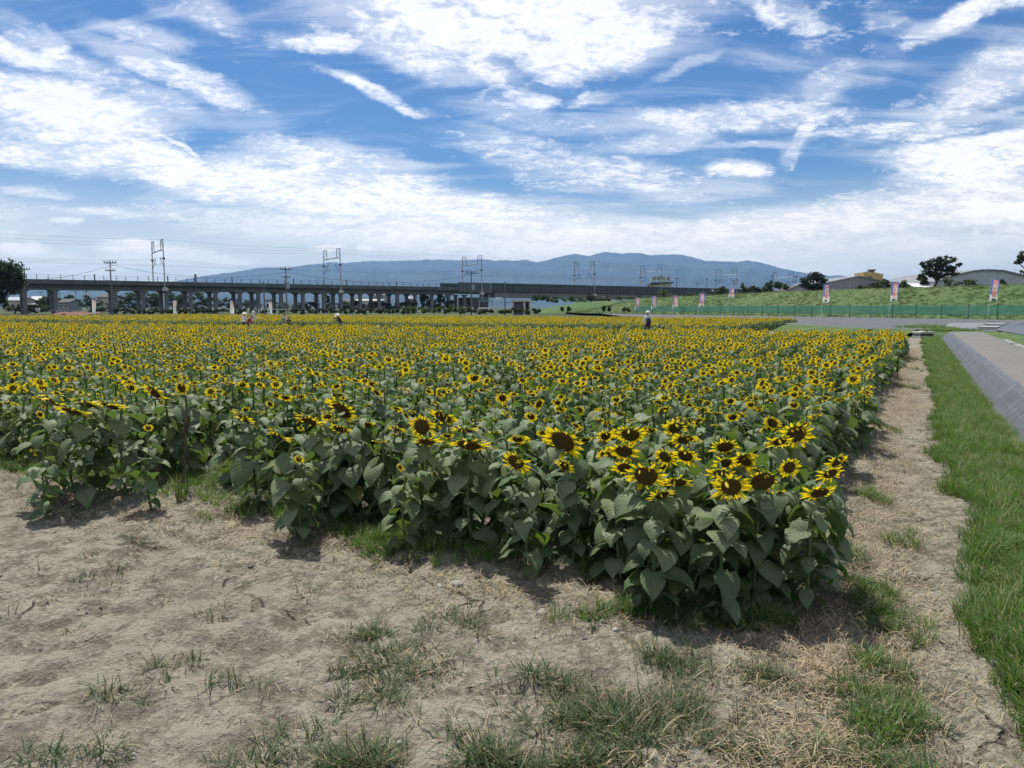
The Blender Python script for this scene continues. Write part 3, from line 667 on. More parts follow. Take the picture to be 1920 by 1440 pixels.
# the lone slim plant on the soil and the near clump's outermost leafy stalks
LONE = [(585, 1003, .50, 3, 'slim sunflower plant with few leaves standing alone on the bare soil before the crop'), (503, 966, .62, 2, 'lone slim leafy sunflower plant at the gap in the front row')]

# everything else in the crop
NEARN = 300-len(HEROES)-len(SMALL)
cand = []; rows = np.arange(.06, 88, .56)
rs = np.random.RandomState(3)
pts = []
for ui, u0 in enumerate(rows):
    for blk, (w0, w1) in enumerate(((.08, 30.5), (38.5, 67))):
        if blk == 1 and (u0 < 9 or u0 > 86): continue
        if blk == 0:
            w1 = 31.5-.13*u0; w0 = float(np.interp(u0, [0, 1, 2, 3, 4, 5, 6.5, 8, 9], [.10, .05, .12, .25, .45, .55, .45, .25, .1]))
        else: w0 = 41.5-.11*u0+1.0*math.sin(u0*.4)*.4
        n = int((w1-w0)/.165); wv = w0+np.arange(n)*.165+rs.uniform(-.07, .07, n)
        uv = u0+rs.normal(0, .085, n)+.12*np.sin(wv*.7+u0)
        uv = uv+.2*(u0 < 1)*np.clip(1-wv/24, 0, 1)
        keep = rs.random(n) < np.where(vnoise(uv*.8, wv*.8, 5) < .25, .55, .93)
        for a_, b_ in zip(uv[keep], wv[keep]): pts.append((a_, b_))
pts = np.array(pts); XY = FC[None]+pts[:, :1]*EU[None]+pts[:, 1:]*EW[None]
inv = (XY[:, 1] > 2) & (np.abs(XY[:, 0]) < XY[:, 1]*.72+1.2)
hole = (((pts[:, 0]-5.55)/.38)**2+((pts[:, 1]-1.05)/.75)**2 < 1) | (((pts[:, 0]-4.45)/.28)**2+((pts[:, 1]-.55)/.7)**2 < 1) | (((pts[:, 0]-1.55)/.16)**2+((pts[:, 1]-.3)/.75)**2 < 1)
tk = np.array(TAKEN); near_t = np.array([np.min(np.hypot(tk[:, 0]-x, tk[:, 1]-y)) < .10 for x, y in XY])
pts = pts[inv & ~hole & ~near_t]; XY = XY[inv & ~hole & ~near_t]
dist = np.hypot(XY[:, 0], XY[:, 1]); order = np.argsort(dist); pts = pts[order]; XY = XY[order]; dist = dist[order]
print('plants', len(pts), 'individuals reach', dist[NEARN])
def crop_label(u, w_, k, hs):
    size = 'small-headed' if hs < .55 else ('medium-sized' if hs < .82 else 'large-headed')
    pd = PITCHES[k]; tilt = 'facing the viewer' if pd > -32 else ('nodding forward' if pd > -52 else 'hanging its head steeply')
    row = 'at the front' if w_ < .8 else ('behind the front plants' if w_ < 1.9 else 'deep inside')
    reg = 'along the straw path edge' if u < .7 else ('of the left crop' if u > 5.2 else ('left of the crop centre' if u > 3.0 else 'of the middle crop'))
    gr = 'sunflowers along the straw path edge' if u < .7 else 'sunflowers packed in the near crop'
    return '%s sunflower %s, %s %s' % (size, tilt, row, reg), gr
rng = random.Random(77)
for i in range(NEARN):
    x, y = XY[i]; u_, w_ = pts[i]
    tall = .97+.14*(vnoise(np.array([u_*.7]), np.array([w_*.7]), 9)[0]-.5)
    s = max(.72, rng.gauss(tall, .055))*(.95 if w_ < .5 else 1.0)
    kk = rng.choice([1, 2, 3, 3, 4, 4, 5, 5, 6, 6, 7, 7, 8, 9])
    hs = rng.uniform(.6, 1.0) if rng.random() < (.9 if u_ < 2.2 else .72) else rng.uniform(.28, .48)
    lab, gr = crop_label(u_, w_, kk, hs)
    new_flower(kk, (x, y, gz(x, y)-.01), R(rng.gauss(-8, 34)), s, hs, lab, gr, False, rng)
for (u, v, s, k, lab) in LONE:
    g = G(u, v); new_flower(k, (g[0], g[1], gz(g[0], g[1])-.01), R(-40), s*1.05, .3, lab, None, True, rng, 1.0, 18)
for P_ in PROTO:                                         # the first of each kind is not itself planted
    for c in P_['kids']:
        for g in c.children: bpy.data.objects.remove(g)
        bpy.data.objects.remove(c)
    bpy.data.objects.remove(P_['root'])

# the rest of the crop, one mass
MASS = []
for i, (pd, nl) in enumerate([(-12, 10), (-24, 9), (-32, 10), (-38, 9), (-44, 10), (-50, 9), (-58, 9), (-66, 10), (-20, 9), (-78, 10), (-50, 12), (-30, 11)]):
    rng = random.Random(500+i); mb = MB(); h = .80; pitch = R(pd); sp = stem_path(h, pitch, rng)
    mb.tube([sp[0], sp[3], sp[6], sp[8], sp[10], sp[13]], [.013, .012, .011, .010, .009, .009], STEM, 4, False, None, (.3, .5, .4))
    for (z, q, L, k, tl) in leaf_layout(rng, h-.05, nl+4, .185):
        if z < .2: continue
        leaf_into(mb, rng, 5, 3, Matrix.Translation((0, 0, z)) @ Matrix.Rotation(q, 4, 'Z') @ Matrix.Rotation(tl, 4, 'Y') @ Matrix.Scale(L, 4), (LEAF, STEM))
    Rh = (.037*rng.uniform(.75, 1.12)) if i < 10 else .014; HM = head_basis(sp[-1]+Vector((0, -math.cos(pitch), math.sin(pitch)))*Rh*.5, pitch) @ Matrix.Scale(Rh, 4)
    disc_into(mb, rng, 9, HM, 9)
    for (q, lf, L, z) in petal_places(rng, 26, .3): petal_into(mb, rng, HM @ petal_matrix(q, lf, L, z, 1.5 if i < 10 else .8), 1)
    MASS.append(mb.mesh('mass_sunflower_%02d' % i, True))
far_p = pts[NEARN:]; far_xy = XY[NEARN:]; n = len(far_p); rs = np.random.RandomState(8)
tall = .97+.15*(vnoise(far_p[:, 0]*.5, far_p[:, 1]*.5, 9)-.5); sc_ = np.clip(rs.normal(tall, .06)-.2*(rs.random(n) < .22*(dist[NEARN:] < 26)), .6, 1.25)
idx = rs.choice(12, n, p=[.05, .08, .09, .10, .12, .13, .13, .12, .07, .11, 0, 0])
bud = rs.random(n) < np.where(far_p[:, 0] < 5, .07, np.where(dist[NEARN:] < 20, .36, .16))
idx[bud] = rs.randint(10, 12, bud.sum())
rots = np.stack([np.zeros(n), np.zeros(n), np.radians(rs.normal(-6, 36, n))], -1)
for blk, (sel, lab) in enumerate(((far_p[:, 1] < 34.5, 'dense field of yellow sunflowers filling the plain behind the near plants'), (far_p[:, 1] >= 34.5, 'far strip of sunflowers beyond the gap where visitors walk'))):
    scatter('sunflower_field', [(x, y, -.08) for x, y in far_xy[sel]], rots[sel], np.repeat(sc_[sel][:, None], 3, 1), idx[sel], MASS, lab, 'sunflower field')
# ------------------------------------------------------------------ grass, straw, stones
GRASS = leafy('grass_blade', (.042, .104, .020), (.098, .190, .040), (.18, .36, .03), .28, .5, .25, tipc=(.12, .19, .05))
WEED = leafy('weed_grass_blade', (.030, .060, .022), (.068, .110, .042), (.14, .22, .04), .2, .55, .25, tipc=(.17, .15, .08))
DRY = leafy('dry_straw', (.24, .185, .115), (.46, .37, .24), (.3, .22, .1), .12, .8, .15)
def blade_into(mb, rng, base, q, L, lean, wdt, mat, segs=3, low=0.0):
    ca, sa = math.cos(q), math.sin(q); vs = []; tcs = []; a = R(88)-rng.uniform(0, .25)-low*rng.uniform(.25, 1.15); x = z = 0; rv = rng.random()
    for i in range(segs+1):
        tt = i/segs; w_ = wdt*(1-tt**1.6)*.5; bx, by = base[0]+ca*x, base[1]+sa*x
        if i < segs: vs += [(bx-sa*w_, by+ca*w_, base[2]+z), (bx+sa*w_, by-ca*w_, base[2]+z)]; tcs += [(tt, -1, rv), (tt, 1, rv)]
        else: vs.append((bx, by, base[2]+max(z, .004))); tcs.append((1, 0, rv))
        x += math.cos(a)*L/segs; z += math.sin(a)*L/segs; a -= lean/segs*(1+.6*tt)
    fs = [(2*i, 2*i+1, 2*i+3, 2*i+2) for i in range(segs-1)]+[(2*segs-2, 2*segs-1, 2*segs)]
    mb.add(vs, fs, mat, tcs)
def tuft_mesh(name, seed, n, rad, L, lean, wdt, mat, dry=.12, low=0.0):
    rng = random.Random(seed); mb = MB()
    for i in range(n):
        r = rad*math.sqrt(rng.random()); q = rng.uniform(0, 6.283); o = q+rng.gauss(0, .7)
        blade_into(mb, rng, (r*math.cos(q), r*math.sin(q), -.01), o, L*rng.uniform(.5, 1.15), lean*rng.uniform(.4, 1.2), wdt*rng.uniform(.7, 1.3), DRY if rng.random() < dry else mat, 3, low)
    return mb.mesh(name, True)
def straw_mesh(seed, n, rad, L):
    rng = random.Random(seed); mb = MB()
    for i in range(n):
        r = rad*math.sqrt(rng.random()); q = rng.uniform(0, 6.283); o = rng.uniform(0, 6.283); l = L*rng.uniform(.4, 1.3)/2; w_ = rng.uniform(.0008, .0019)
        c, s_ = math.cos(o), math.sin(o); x, y = r*math.cos(q), r*math.sin(q); z0, z1 = rng.uniform(.002, .012), rng.uniform(.004, .03); rv = rng.random(); b = rng.uniform(-.3, .3)
        mx, my = x-s_*b*l*.4, y+c*b*l*.4
        vs = [(x-c*l-s_*w_, y-s_*l+c*w_, z0), (x-c*l+s_*w_, y-s_*l-c*w_, z0), (mx-s_*w_, my+c*w_, (z0+z1)/2+.004), (mx+s_*w_, my-c*w_, (z0+z1)/2+.004), (x+c*l-s_*w_*.5, y+s_*l+c*w_*.5, z1), (x+c*l+s_*w_*.5, y+s_*l-c*w_*.5, z1)]
        mb.add(vs, [(0, 1, 3, 2), (2, 3, 5, 4)], DRY, [(.2, 0, rv)]*6)
    return mb.mesh('straw', False)
LUSH = [tuft_mesh('grass', 700+i, 46, .06, .135, 1.6, .0050, GRASS, .12) for i in range(6)]
LOWT = [tuft_mesh('weed', 720+i, 20, .05, .13, 1.0, .0050, WEED, .14, 1.0) for i in range(6)]
FLAT = [tuft_mesh('creeping_weed', 740+i, 11, .035, .15, .7, .0046, WEED, .22, 1.15) for i in range(4)]
TALL = [tuft_mesh('tall_grass', 760+i, 34, .07, .34, 1.5, .0085, GRASS, .04) for i in range(4)]
STRAW = [straw_mesh(780+i, 16, .16, .046) for i in range(6)]
def place(name, xy, meshes, smin, smax, label, cat, seed, zf=None, zs=1.0):
    rs_ = np.random.RandomState(seed); n = len(xy)
    zz = [(zf(x, y) if zf else gz(x, y)) for x, y in xy]; s = rs_.uniform(smin, smax, n)
    rt = np.stack([rs_.normal(0, .08, n), rs_.normal(0, .08, n), rs_.uniform(0, 6.283, n)], -1)
    return scatter(name, [(x, y, z) for (x, y), z in zip(xy, zz)], rt, np.stack([s, s, s*zs], -1), rs_.randint(0, len(meshes), n), meshes, label, cat)
rs = np.random.RandomState(21)
def blobs(lst, seed):
    """pixel patches -> ground points: (u, v, radius along x and y in metres, count)"""
    rs_ = np.random.RandomState(seed); out = []
    for (u, v, rx, ry, n) in lst:
        g = G(u, v); out.append(np.stack([g[0]+rs_.normal(0, rx, n), g[1]+rs_.normal(0, ry, n)], -1))
    return np.concatenate(out)
# lush verge between the trodden path and the bank
n = 15000; uu = rs.uniform(-1.72, -.62, n); wv = -1.9+rs.random(n)**1.8*46
keep = rs.random(n) < np.clip((-.83-.16*np.clip((2-wv)/2.5, 0, 1)-uu+(fbm(wv*1.3, uu*2, 3, 91)-.5)*.5)/.14, 0, 1)*np.where(fbm(wv*2, uu*3, 3, 97) < .36, .45, 1)
vx = FC[None]+uu[keep, None]*EU[None]+wv[keep, None]*EW[None]
DRYT = [tuft_mesh('dry_tuft', 820+i, 26, .06, .11, 1.9, .0045, WEED, .55, .5) for i in range(2)]
VMIX = LUSH*4+LOWT[:2]+DRYT[:1]+[tuft_mesh('seed_grass', 830, 9, .04, .26, 1.1, .0035, GRASS, .3)]
place('verge_grass', vx, VMIX, .75, 1.55, 'lush green grass verge between the straw path and the grey sheet', 'grass', 31)
# strip of tufts along the middle of the path
tuft_px = [(1640, 930, .05, .14, 48), (1664, 800, .05, .25, 41), (1655, 1150, .06, .16, 96), (1625, 1090, .05, .12, 48), (1650, 1240, .07, .05, 35), (1640, 1300, .085, .08, 73), (1665, 1350, .08, .07, 73), (1640, 1420, .09, .06, 57), (1690, 1010, .07, .15, 16), (1700, 720, .06, .8, 64), (1715, 670, .1, 1.6, 96), (1610, 1040, .05, .1, 19), (1730, 690, .12, 2, 64)]
place('path_tufts', blobs(tuft_px, 41), LUSH[:3]+LOWT*2, .6, 1.15, 'grass tufts growing along the middle of the straw path', 'grass', 32)
# weeds spread over the bare soil
weed_px = [(1150, 1350, .15, .10, 150), (1240, 1330, .10, .07, 70), (1060, 1300, .10, .08, 28), (930, 1425, .09, .03, 40), (1080, 1420, .16, .03, 56), (680, 1425, .07, .04, 56), (480, 1430, .08, .03, 14), (720, 1230, .10, .08, 30), (700, 1290, .12, .08, 22), (790, 1250, .10, .10, 18), (690, 1185, .05, .04, 14),
 (1240, 1230, .09, .06, 34), (1310, 1270, .1, .06, 16), (1440, 1270, .07, .05, 26), (1020, 1270, .14, .05, 14), (860, 1170, .10, .06, 14), (160, 1420, .12, .05, 14), (330, 1250, .09, .06, 6), (440, 1280, .08, .05, 8), (560, 1380, .1, .06, 12), (1340, 1400, .12, .06, 24), (1480, 1420, .1, .05, 14), (220, 1310, .2, .08, 12), (900, 1330, .25, .12, 14), (300, 1080, .5, .25, 10)]
wp = blobs(weed_px, 43); place('soil_weeds', wp, LOWT+FLAT+LOWT, .55, 1.15, 'low grey green weeds spreading over the bare trodden soil', 'weeds', 33)
# grass at the feet of the front row and along the edge
foot_px = [(1240, 1150, .22, .07, 90), (1400, 1165, .12, .05, 46), (1120, 1075, .10, .1, 40), (1030, 985, .1, .25, 40), (930, 1060, .12, .06, 24), (770, 1020, .20, .12, 120), (700, 1030, .06, .08, 30), (840, 1040, .16, .1, 40), (640, 1000, .12, .12, 20), (480, 965, .16, .10, 50), (350, 905, .4, .2, 110), (240, 905, .3, .14, 100), (180, 900, .18, .1, 40), (430, 890, .2, .3, 50), (60, 870, .4, .3, 60), (540, 930, .2, .2, 24)]
place('undergrowth', blobs(foot_px, 45), LUSH+LUSH+LOWT, .55, 1.05, 'dark green grass growing round the feet of the front sunflowers', 'grass', 34)
uu = rs.uniform(-.05, 9, 1700); wv = rs.uniform(.0, 2.4, 1700); ux = FC[None]+uu[:, None]*EU[None]+wv[:, None]*EW[None]
place('undergrowth', ux, LUSH[:3]+LOWT[:3], .6, 1.1, 'patchy green grass on the soil between the near sunflower stems', 'grass', 35)
# straw : along the front edge, on the path and thinly elsewhere
n = 800; a = np.stack([rs.uniform(-.1, 7.5, n), -.15+rs.normal(0, .28, n)], -1)
n = 4200; b = np.stack([rs.normal(-.32, .24, n), -2+rs.random(n)**1.7*34], -1)
uw = np.concatenate([a, b]); sx = FC[None]+uw[:, :1]*EU[None]+uw[:, 1:]*EW[None]
thin_px = [(560, 1010, .4, .16, 58), (1130, 1130, .25, .15, 27), (880, 1110, .35, .15, 27), (1000, 1200, .3, .2, 13), (1530, 1250, .12, .2, 20), (1080, 1330, .3, .15, 13), (700, 1250, .3, .2, 11), (1830, 1200, .1, .4, 27), (1880, 1330, .1, .2, 13), (260, 1040, .9, .3, 20), (400, 1300, .8, .3, 11), (90, 960, .4, .2, 9), (1350, 1400, .2, .1, 6)]
sx = np.concatenate([sx, blobs(thin_px, 47)])
place('straw', sx, STRAW, .8, 1.35, 'dry chopped straw scattered over the soil and the path', 'straw', 36)
# coarse turf on the levee, the verge beyond the path and the green patch at the left
LEVW = leafy('levee_grass_blade', (.070, .128, .038), (.112, .178, .058), (.15, .22, .05), .2, .6, .2, tipc=(.13, .14, .07))
LEVT = [tuft_mesh('levee_tuft', 800+i, 40, .45, .62, 1.5, .03, LEVW, .05) for i in range(4)]
n = 6500; sv = rs.uniform(-22, 128, n); k = rs.random(n); nn = .9+k*14+np.clip(sv-100, 0, 40)*.35
px_ = FE1[0]+FD[0]*sv+FN[0]*nn; py_ = FE1[1]+FD[1]*sv+FN[1]*nn
pz = .33+(levee_h(sv)-.33)*np.interp(k*14/20, [0, .06, .62, .70, .82, 1], [0, .04, .97, 1.0, .98, .15])-.05
zmap = {(float(x), float(y)): float(z) for x, y, z in zip(px_, py_, pz)}
place('levee_grass', np.stack([px_, py_], -1), LEVT, .4, .75, 'rough green grass covering the levee slope', 'grass', 37, lambda x, y: zmap[(float(x), float(y))], .75)
gp = np.stack([rs.uniform(-66, -47, 2400), rs.uniform(80, 104, 2400)], -1)
place('grass_patch', gp, LEVT, .8, 1.3, 'patch of bright green grass at the far left end of the field', 'grass', 38, lambda x, y: -.2, .9)
n = 1500; uu = rs.uniform(-6, -3.62, n); wv = rs.uniform(6, 21, n); vx = FC[None]+uu[:, None]*EU[None]+wv[:, None]*EW[None]
place('verge_grass', vx, LUSH, .9, 1.6, 'grass on the verge at the right of the asphalt path', 'grass', 39, lambda x, y: .36)
isl = [np.array(G(u, v, .3)[:2]) for u, v in ((1715, 615.5), (1735, 613), (1750, 615), (1790, 620), (1770, 621.5))]
ip = np.concatenate([p+np.random.RandomState(3).normal(0, (.5, .9), (60, 2)) for p in isl])
place('road_edge_grass', ip, LUSH, 1.0, 2.0, 'small island of grass at the road edge by the drain cover', 'grass', 40, lambda x, y: .33)

# tufts on the bare soil that can be pointed out one by one
TUFTS = [(400, 1148, 46, .11, .6, 'broad spiky grass tuft alone on the bare soil, left of the centre of the ground'), (580, 1112, 38, .10, .8, 'spiky grass tuft with long runner right of the broad tuft on the bare soil'), (252, 1024, 50, .10, .7, 'dense green tuft nearest the left part of the crop edge'), (180, 1048, 34, .10, .6, 'flat tuft just left below the dense green tuft near the crop edge'),
 (155, 1105, 26, .09, .6, 'small tuft with pale blades at the left, above the tiny upright one'), (94, 1125, 14, .035, .6, 'tiny upright yellow green tuft at the left of the bare soil'), (135, 1172, 18, .05, .6, 'little yellowish tuft below the tiny upright one at the left'), (18, 1155, 10, .05, .9, 'thin tuft with upright blade at the left border of the bare soil'),
 (330, 1262, 26, .10, .6, 'thin straggling tuft in the middle of the cracked soil'), (890, 1168, 22, .06, .5, 'small yellow green tuft on the soil in front of the crop gap'), (340, 945, 40, .05, 1.7, 'tall pale grass clump at the foot of the withered stalks')]
for i, (u, v, nb, rad, hs, lab) in enumerate(TUFTS):
    g = G(u, v); me = tuft_mesh('grass_tuft', 860+i, nb, rad*.8, .15*hs*1.2, 1.0, .0052 if hs < 1.5 else .008, WEED if hs < 1.5 else GRASS, .12, 1.0 if hs < 1.5 else 0.0)
    tag(link('grass_tuft', me, None, (g[0], g[1], gz(g[0], g[1]))), lab, 'grass tuft', 'single tufts on the bare soil')
STONEM = material('clod', (.15, .135, .115), .95, .35, 14, .8, 60); PALES = material('pale_stone', (.34, .32, .28), .9, .25, 12, .6, 50)
def stone_mesh(seed, r, mat, flat=.65):
    rng = random.Random(seed); mb = MB(); n, m = 9, 6; vs = [(0, 0, r*flat)]; fs = []
    for i in range(1, m):
        for k in range(n):
            p = Vector((math.sin(math.pi*i/m)*math.cos(6.283*k/n), math.sin(math.pi*i/m)*math.sin(6.283*k/n), math.cos(math.pi*i/m)*flat))*r*rng.uniform(.78, 1.18); vs.append(tuple(p))
    vs.append((0, 0, -r*flat))
    for k in range(n): fs.append((0, 1+k, 1+(k+1) % n))
    for i in range(m-2):
        for k in range(n): fs.append((1+i*n+k, 1+(i+1)*n+k, 1+(i+1)*n+(k+1) % n, 1+i*n+(k+1) % n))
    for k in range(n): fs.append((len(vs)-1, 1+(m-2)*n+(k+1) % n, 1+(m-2)*n+k))
    mb.add(vs, fs, mat); return mb.mesh('stone', True)
STONES = [(470, 1059, .021, 0, 'dark clod of earth lying alone below the lone slim sunflower'), (110, 958, .034, 0, 'left one of two dark clods by the left crop edge'), (130, 957, .036, 0, 'right one of two dark clods by the left crop edge'), (271, 936, .035, 1, 'pale stone under the grass left of the withered stalks'), (508, 972, .026, 0, 'small clod at the foot of the lone slim plant'),
 (797, 1086, .020, 0, 'dark clod on the straw in front of the middle of the crop'), (826, 1105, .028, 1, 'left pale stone of the pair in front of the middle of the crop'), (858, 1106, .034, 1, 'right pale stone of the pair in front of the middle of the crop'), (897, 1092, .026, 0, 'dark lump at the straw edge under the middle sunflowers'), (1154, 1182, .020, 1, 'round pale stone at the foot of the near corner clump'), (1098, 1192, .018, 0, 'dark clod left of the round pale stone by the near clump'), (1132, 1166, .016, 1, 'small pale stone between the grass and the dark clod by the near clump'),
 (966, 1198, .014, 0, 'small dark clod lying on pale crust in front of the crop'), (748, 1391, .014, 1, 'small round pebble by the crack near the bottom of the soil'), (1016, 1150, .03, 1, 'pale broken lump of crust between the clumps'), (325, 928, .02, 0, 'small clod at the shaded crop edge on the left')]
for i, (u, v, r, pl, lab) in enumerate(STONES):
    g = G(u, v); tag(link('stone', stone_mesh(900+i, r, PALES if pl else STONEM), None, (g[0], g[1], gz(g[0], g[1])+r*.25), (0, 0, i*1.3)), lab, 'stone', 'clods and stones on the bare soil')
CR = [stone_mesh(930+i, .008, STONEM if i % 2 else PALES) for i in range(4)]
n = 1500; cr = np.stack([rs.uniform(-5, 3.2, n), 2.4+rs.random(n)*4.6], -1); u_, w_ = fuw(cr[:, 0], cr[:, 1]); cr = cr[(rs.random(n) < np.exp(-np.abs(w_+.3)/.8)+.12)]
place('soil_crumbs', cr, CR, .35, 1.3, 'crumbs of earth and small gravel on the bare soil', 'crumbs', 44)

# withered plants on the left
for wi, (u, v, h, lean, seed, lab) in enumerate([(345, 925, .86, .06, 5, 'brown withered sunflower stalk with shrivelled leaves, the taller and darker of two'), (305, 920, .74, -.16, 6, 'thin withered sunflower stalk leaning left beside the taller dark one')]):
    rng = random.Random(seed); g = G(u, v); root = empty('withered_sunflower', (g[0], g[1], gz(g[0], g[1])-.01), 0, lab, 'withered sunflower')
    mb = MB(); sp = [Vector((lean*(i/8)+rng.uniform(-.006, .006), rng.uniform(-.006, .006), h*i/8)) for i in range(9)]; e = sp[-1]
    sp += [e+Vector((-.03, -.03, .015)), e+Vector((-.06, -.06, -.01)), e+Vector((-.07, -.075, -.05))]
    mb.tube(sp, [.011]*9+[.007, .006, .006], WILTS, 6, False, None, (.3, 0, .5)); mb.build('stem', root, True)
    for k in range(13):
        mb = MB(); leaf_into(mb, rng, 6, 4, Matrix.Scale(rng.uniform(.06, .11), 4), (WILT, WILTS), .8, .4, R(-55), R(-100)); lf = mb.build('leaf', root, True)
        z = h*(.12+.06*k); lf.location = (lean*z/h, 0, z); lf.rotation_euler = (0, .1, k*2.4)
    mb = MB(); disc_into(mb, rng, 12, None, 10); o = mb.build('flower_head', root, True); o.matrix_local = Matrix.Translation(sp[-1]) @ Matrix.Rotation(R(160), 4, 'X') @ Matrix.Scale(.03, 4)
# ------------------------------------------------------------------ viaduct, catenary, wires
VO = np.array([-100., 220.]); VD = np.array([.784, .62]); VD /= np.hypot(*VD); VN = np.array([VD[1], -VD[0]])   # along the line, and across it towards the camera
VM = Matrix(((VD[0], VN[0], 0, VO[0]), (VD[1], VN[1], 0, VO[1]), (0, 0, 1, 0), (0, 0, 0, 1)))                    # local frame: x along, y towards the camera, z up
def vs_of(u): t_ = ray(u, 576)[0]/ray(u, 576)[1]; return (VO[0]-t_*VO[1])/(t_*VD[1]-VD[0])
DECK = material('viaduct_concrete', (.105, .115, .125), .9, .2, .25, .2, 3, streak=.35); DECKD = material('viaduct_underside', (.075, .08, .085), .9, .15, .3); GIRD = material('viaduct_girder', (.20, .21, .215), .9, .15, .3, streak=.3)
PIERM = material('pier_concrete', (.20, .21, .22), .9, .2, .4, .2, 4, streak=.3); WALLM = material('noise_wall', (.055, .065, .07), .8, .2, .3); RIBM = material('wall_rib', (.13, .15, .15), .7, .1, 1); STEEL = material('galvanised_steel', (.34, .36, .37), .55, .12, 1.2, spec=.5, metal=.2); DARKS = material('dark_steel', (.07, .075, .08), .6, .1, 1)
WOODP = material('pole_concrete', (.15, .15, .145), .85, .15, 1.2, streak=.2); WIREM = material('wire', (.09, .09, .095), .6, .05, 1); WHITE = material('white_paint', (.72, .73, .73), .6, .06, 2); GLASSD = material('dark_window', (.03, .035, .04), .2, .1, 1, spec=.6)
via = empty('viaduct', (0, 0, 0), 0, 'long grey concrete railway viaduct crossing the plain behind the field', 'viaduct'); via.matrix_world = VM
S0, S1 = -190, 420; SW = vs_of(842); SW2 = vs_of(905)
mb = MB()                                                # deck: slab with rounded parapet lip, recessed girders
secn = [(-5.6, 8.75), (-5.6, 7.55), (-4.3, 7.2), (-4.3, 6.55), (4.3, 6.55), (4.3, 7.15), (5.55, 7.5), (5.75, 7.75), (5.62, 8.0), (5.6, 8.75), (5.35, 8.75), (5.35, 7.9), (-5.35, 7.9), (-5.35, 8.75)]
mb.add([(S0, y, z) for y, z in secn]+[(S1, y, z) for y, z in secn], [(i, (i+1) % 14, (i+1) % 14+14, i+14) for i in range(14)], DECK); mb.build('deck', via)
mb = MB(); mb.box(S0, 3.2, 6.18, SW, 3.9, 6.548, GIRD); mb.box(S0, -3.9, 6.18, SW, -3.2, 6.548, GIRD); mb.build('edge_beam', via)
mb = MB(); mb.box(SW2+2, 3.3, 5.2, S1, 4.9, 7.148, GIRD); mb.box(SW2+2, -4.9, 5.2, S1, -3.3, 7.148, GIRD); mb.build('main_girder', via)
PPX = [-150, -70, -10, 50, 107, 217, 269, 312, 357, 403, 448, 482, 524, 564.5, 603.5, 635, 671, 706, 740, 773, 804, 835, 865]
def pier_mesh(tall):
    mb = MB()
    mb.box(-.46, -.5, -.3, .46, .5, 6.17, PIERM)
    for sx in (-1, 1): mb.prism([(sx*.46, 5.55), (sx*1.35, 6.17), (sx*.46, 6.17)], -.46, .46, PIERM)
    return mb.mesh('pier')
PM = pier_mesh(0)
for u in PPX:
    s = vs_of(u)-.6
    for y in (2.9, -2.9): link('pier', PM, via, (s, y, 0))
mb = MB()                                                # cross struts between the columns where the photo shows bracing
for u in (448, 482):
    s = vs_of(u)-.6
    mb.tube([(s, -2.3, 1.0), (s, 2.3, 5.2)], .16, PIERM, 4); mb.tube([(s, 2.3, 1.02), (s, -2.3, 5.22)], .16, PIERM, 4)
mb.build('cross_bracing', via)
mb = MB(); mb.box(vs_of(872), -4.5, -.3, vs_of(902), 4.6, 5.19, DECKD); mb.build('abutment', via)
mb = MB(); mb.box(SW2+60, -4.5, -.3, SW2+63, 4.6, 5.19, PIERM); mb.box(SW2+110, -4.5, -.3, SW2+113, 4.6, 5.19, PIERM); mb.build('pier', via)
mb = MB(); mb.box(SW, 5.5, 7.0, SW2, 5.9, 10.5, RIBM)
for k in range(int((SW2-SW)/1.1)): mb.box(SW+k*1.1, 5.9, 7.05, SW+k*1.1+.3, 6.05, 10.45, WALLM)
mb.build('ribbed_wall', via)
mb = MB(); mb.box(SW2+.003, 5.62, 7.5, S1, 5.8, 10.55, WALLM); mb.box(SW, -5.8, 7.9, S1, -5.62, 10.5, WALLM); mb.build('noise_wall', via)
mb = MB(); mb.box(SW2, 5.803, 9.0, S1, 5.86, 9.12, RIBM); mb.box(SW2, 5.803, 7.5, S1, 5.9, 7.62, RIBM); mb.build('wall_rail', via)
mb = MB(); mb.box(-.08, 5.8, 7.45, .08, 5.96, 10.5, RIBM); rib = mb.mesh('wall_post')
for k in range(int((S1-SW2)/2.6)): link('wall_post', rib, via, (SW2+1+k*2.6, 0, 0))
mb = MB(); mb.box(-.07, 5.40, 8.75, .07, 5.54, 9.95, DARKS); post = mb.mesh('railing_post'); rs = np.random.RandomState(4)
mb = MB(); mb.box(-.14, 5.38, 8.75, .14, 5.56, 10.35, DARKS); post2 = mb.mesh('railing_post')
for k in range(int((SW-S0)/2.6)): link('railing_post', post2 if k % 7 == 3 else post, via, (S0+1+k*2.6+rs.uniform(-.4, .4), 0, 0))
mb = MB()
for z in (9.3, 9.9): mb.tube([(S0, 5.46, z), (SW, 5.46, z)], .03, DARKS, 4)
mb.build('railing_wire', via)

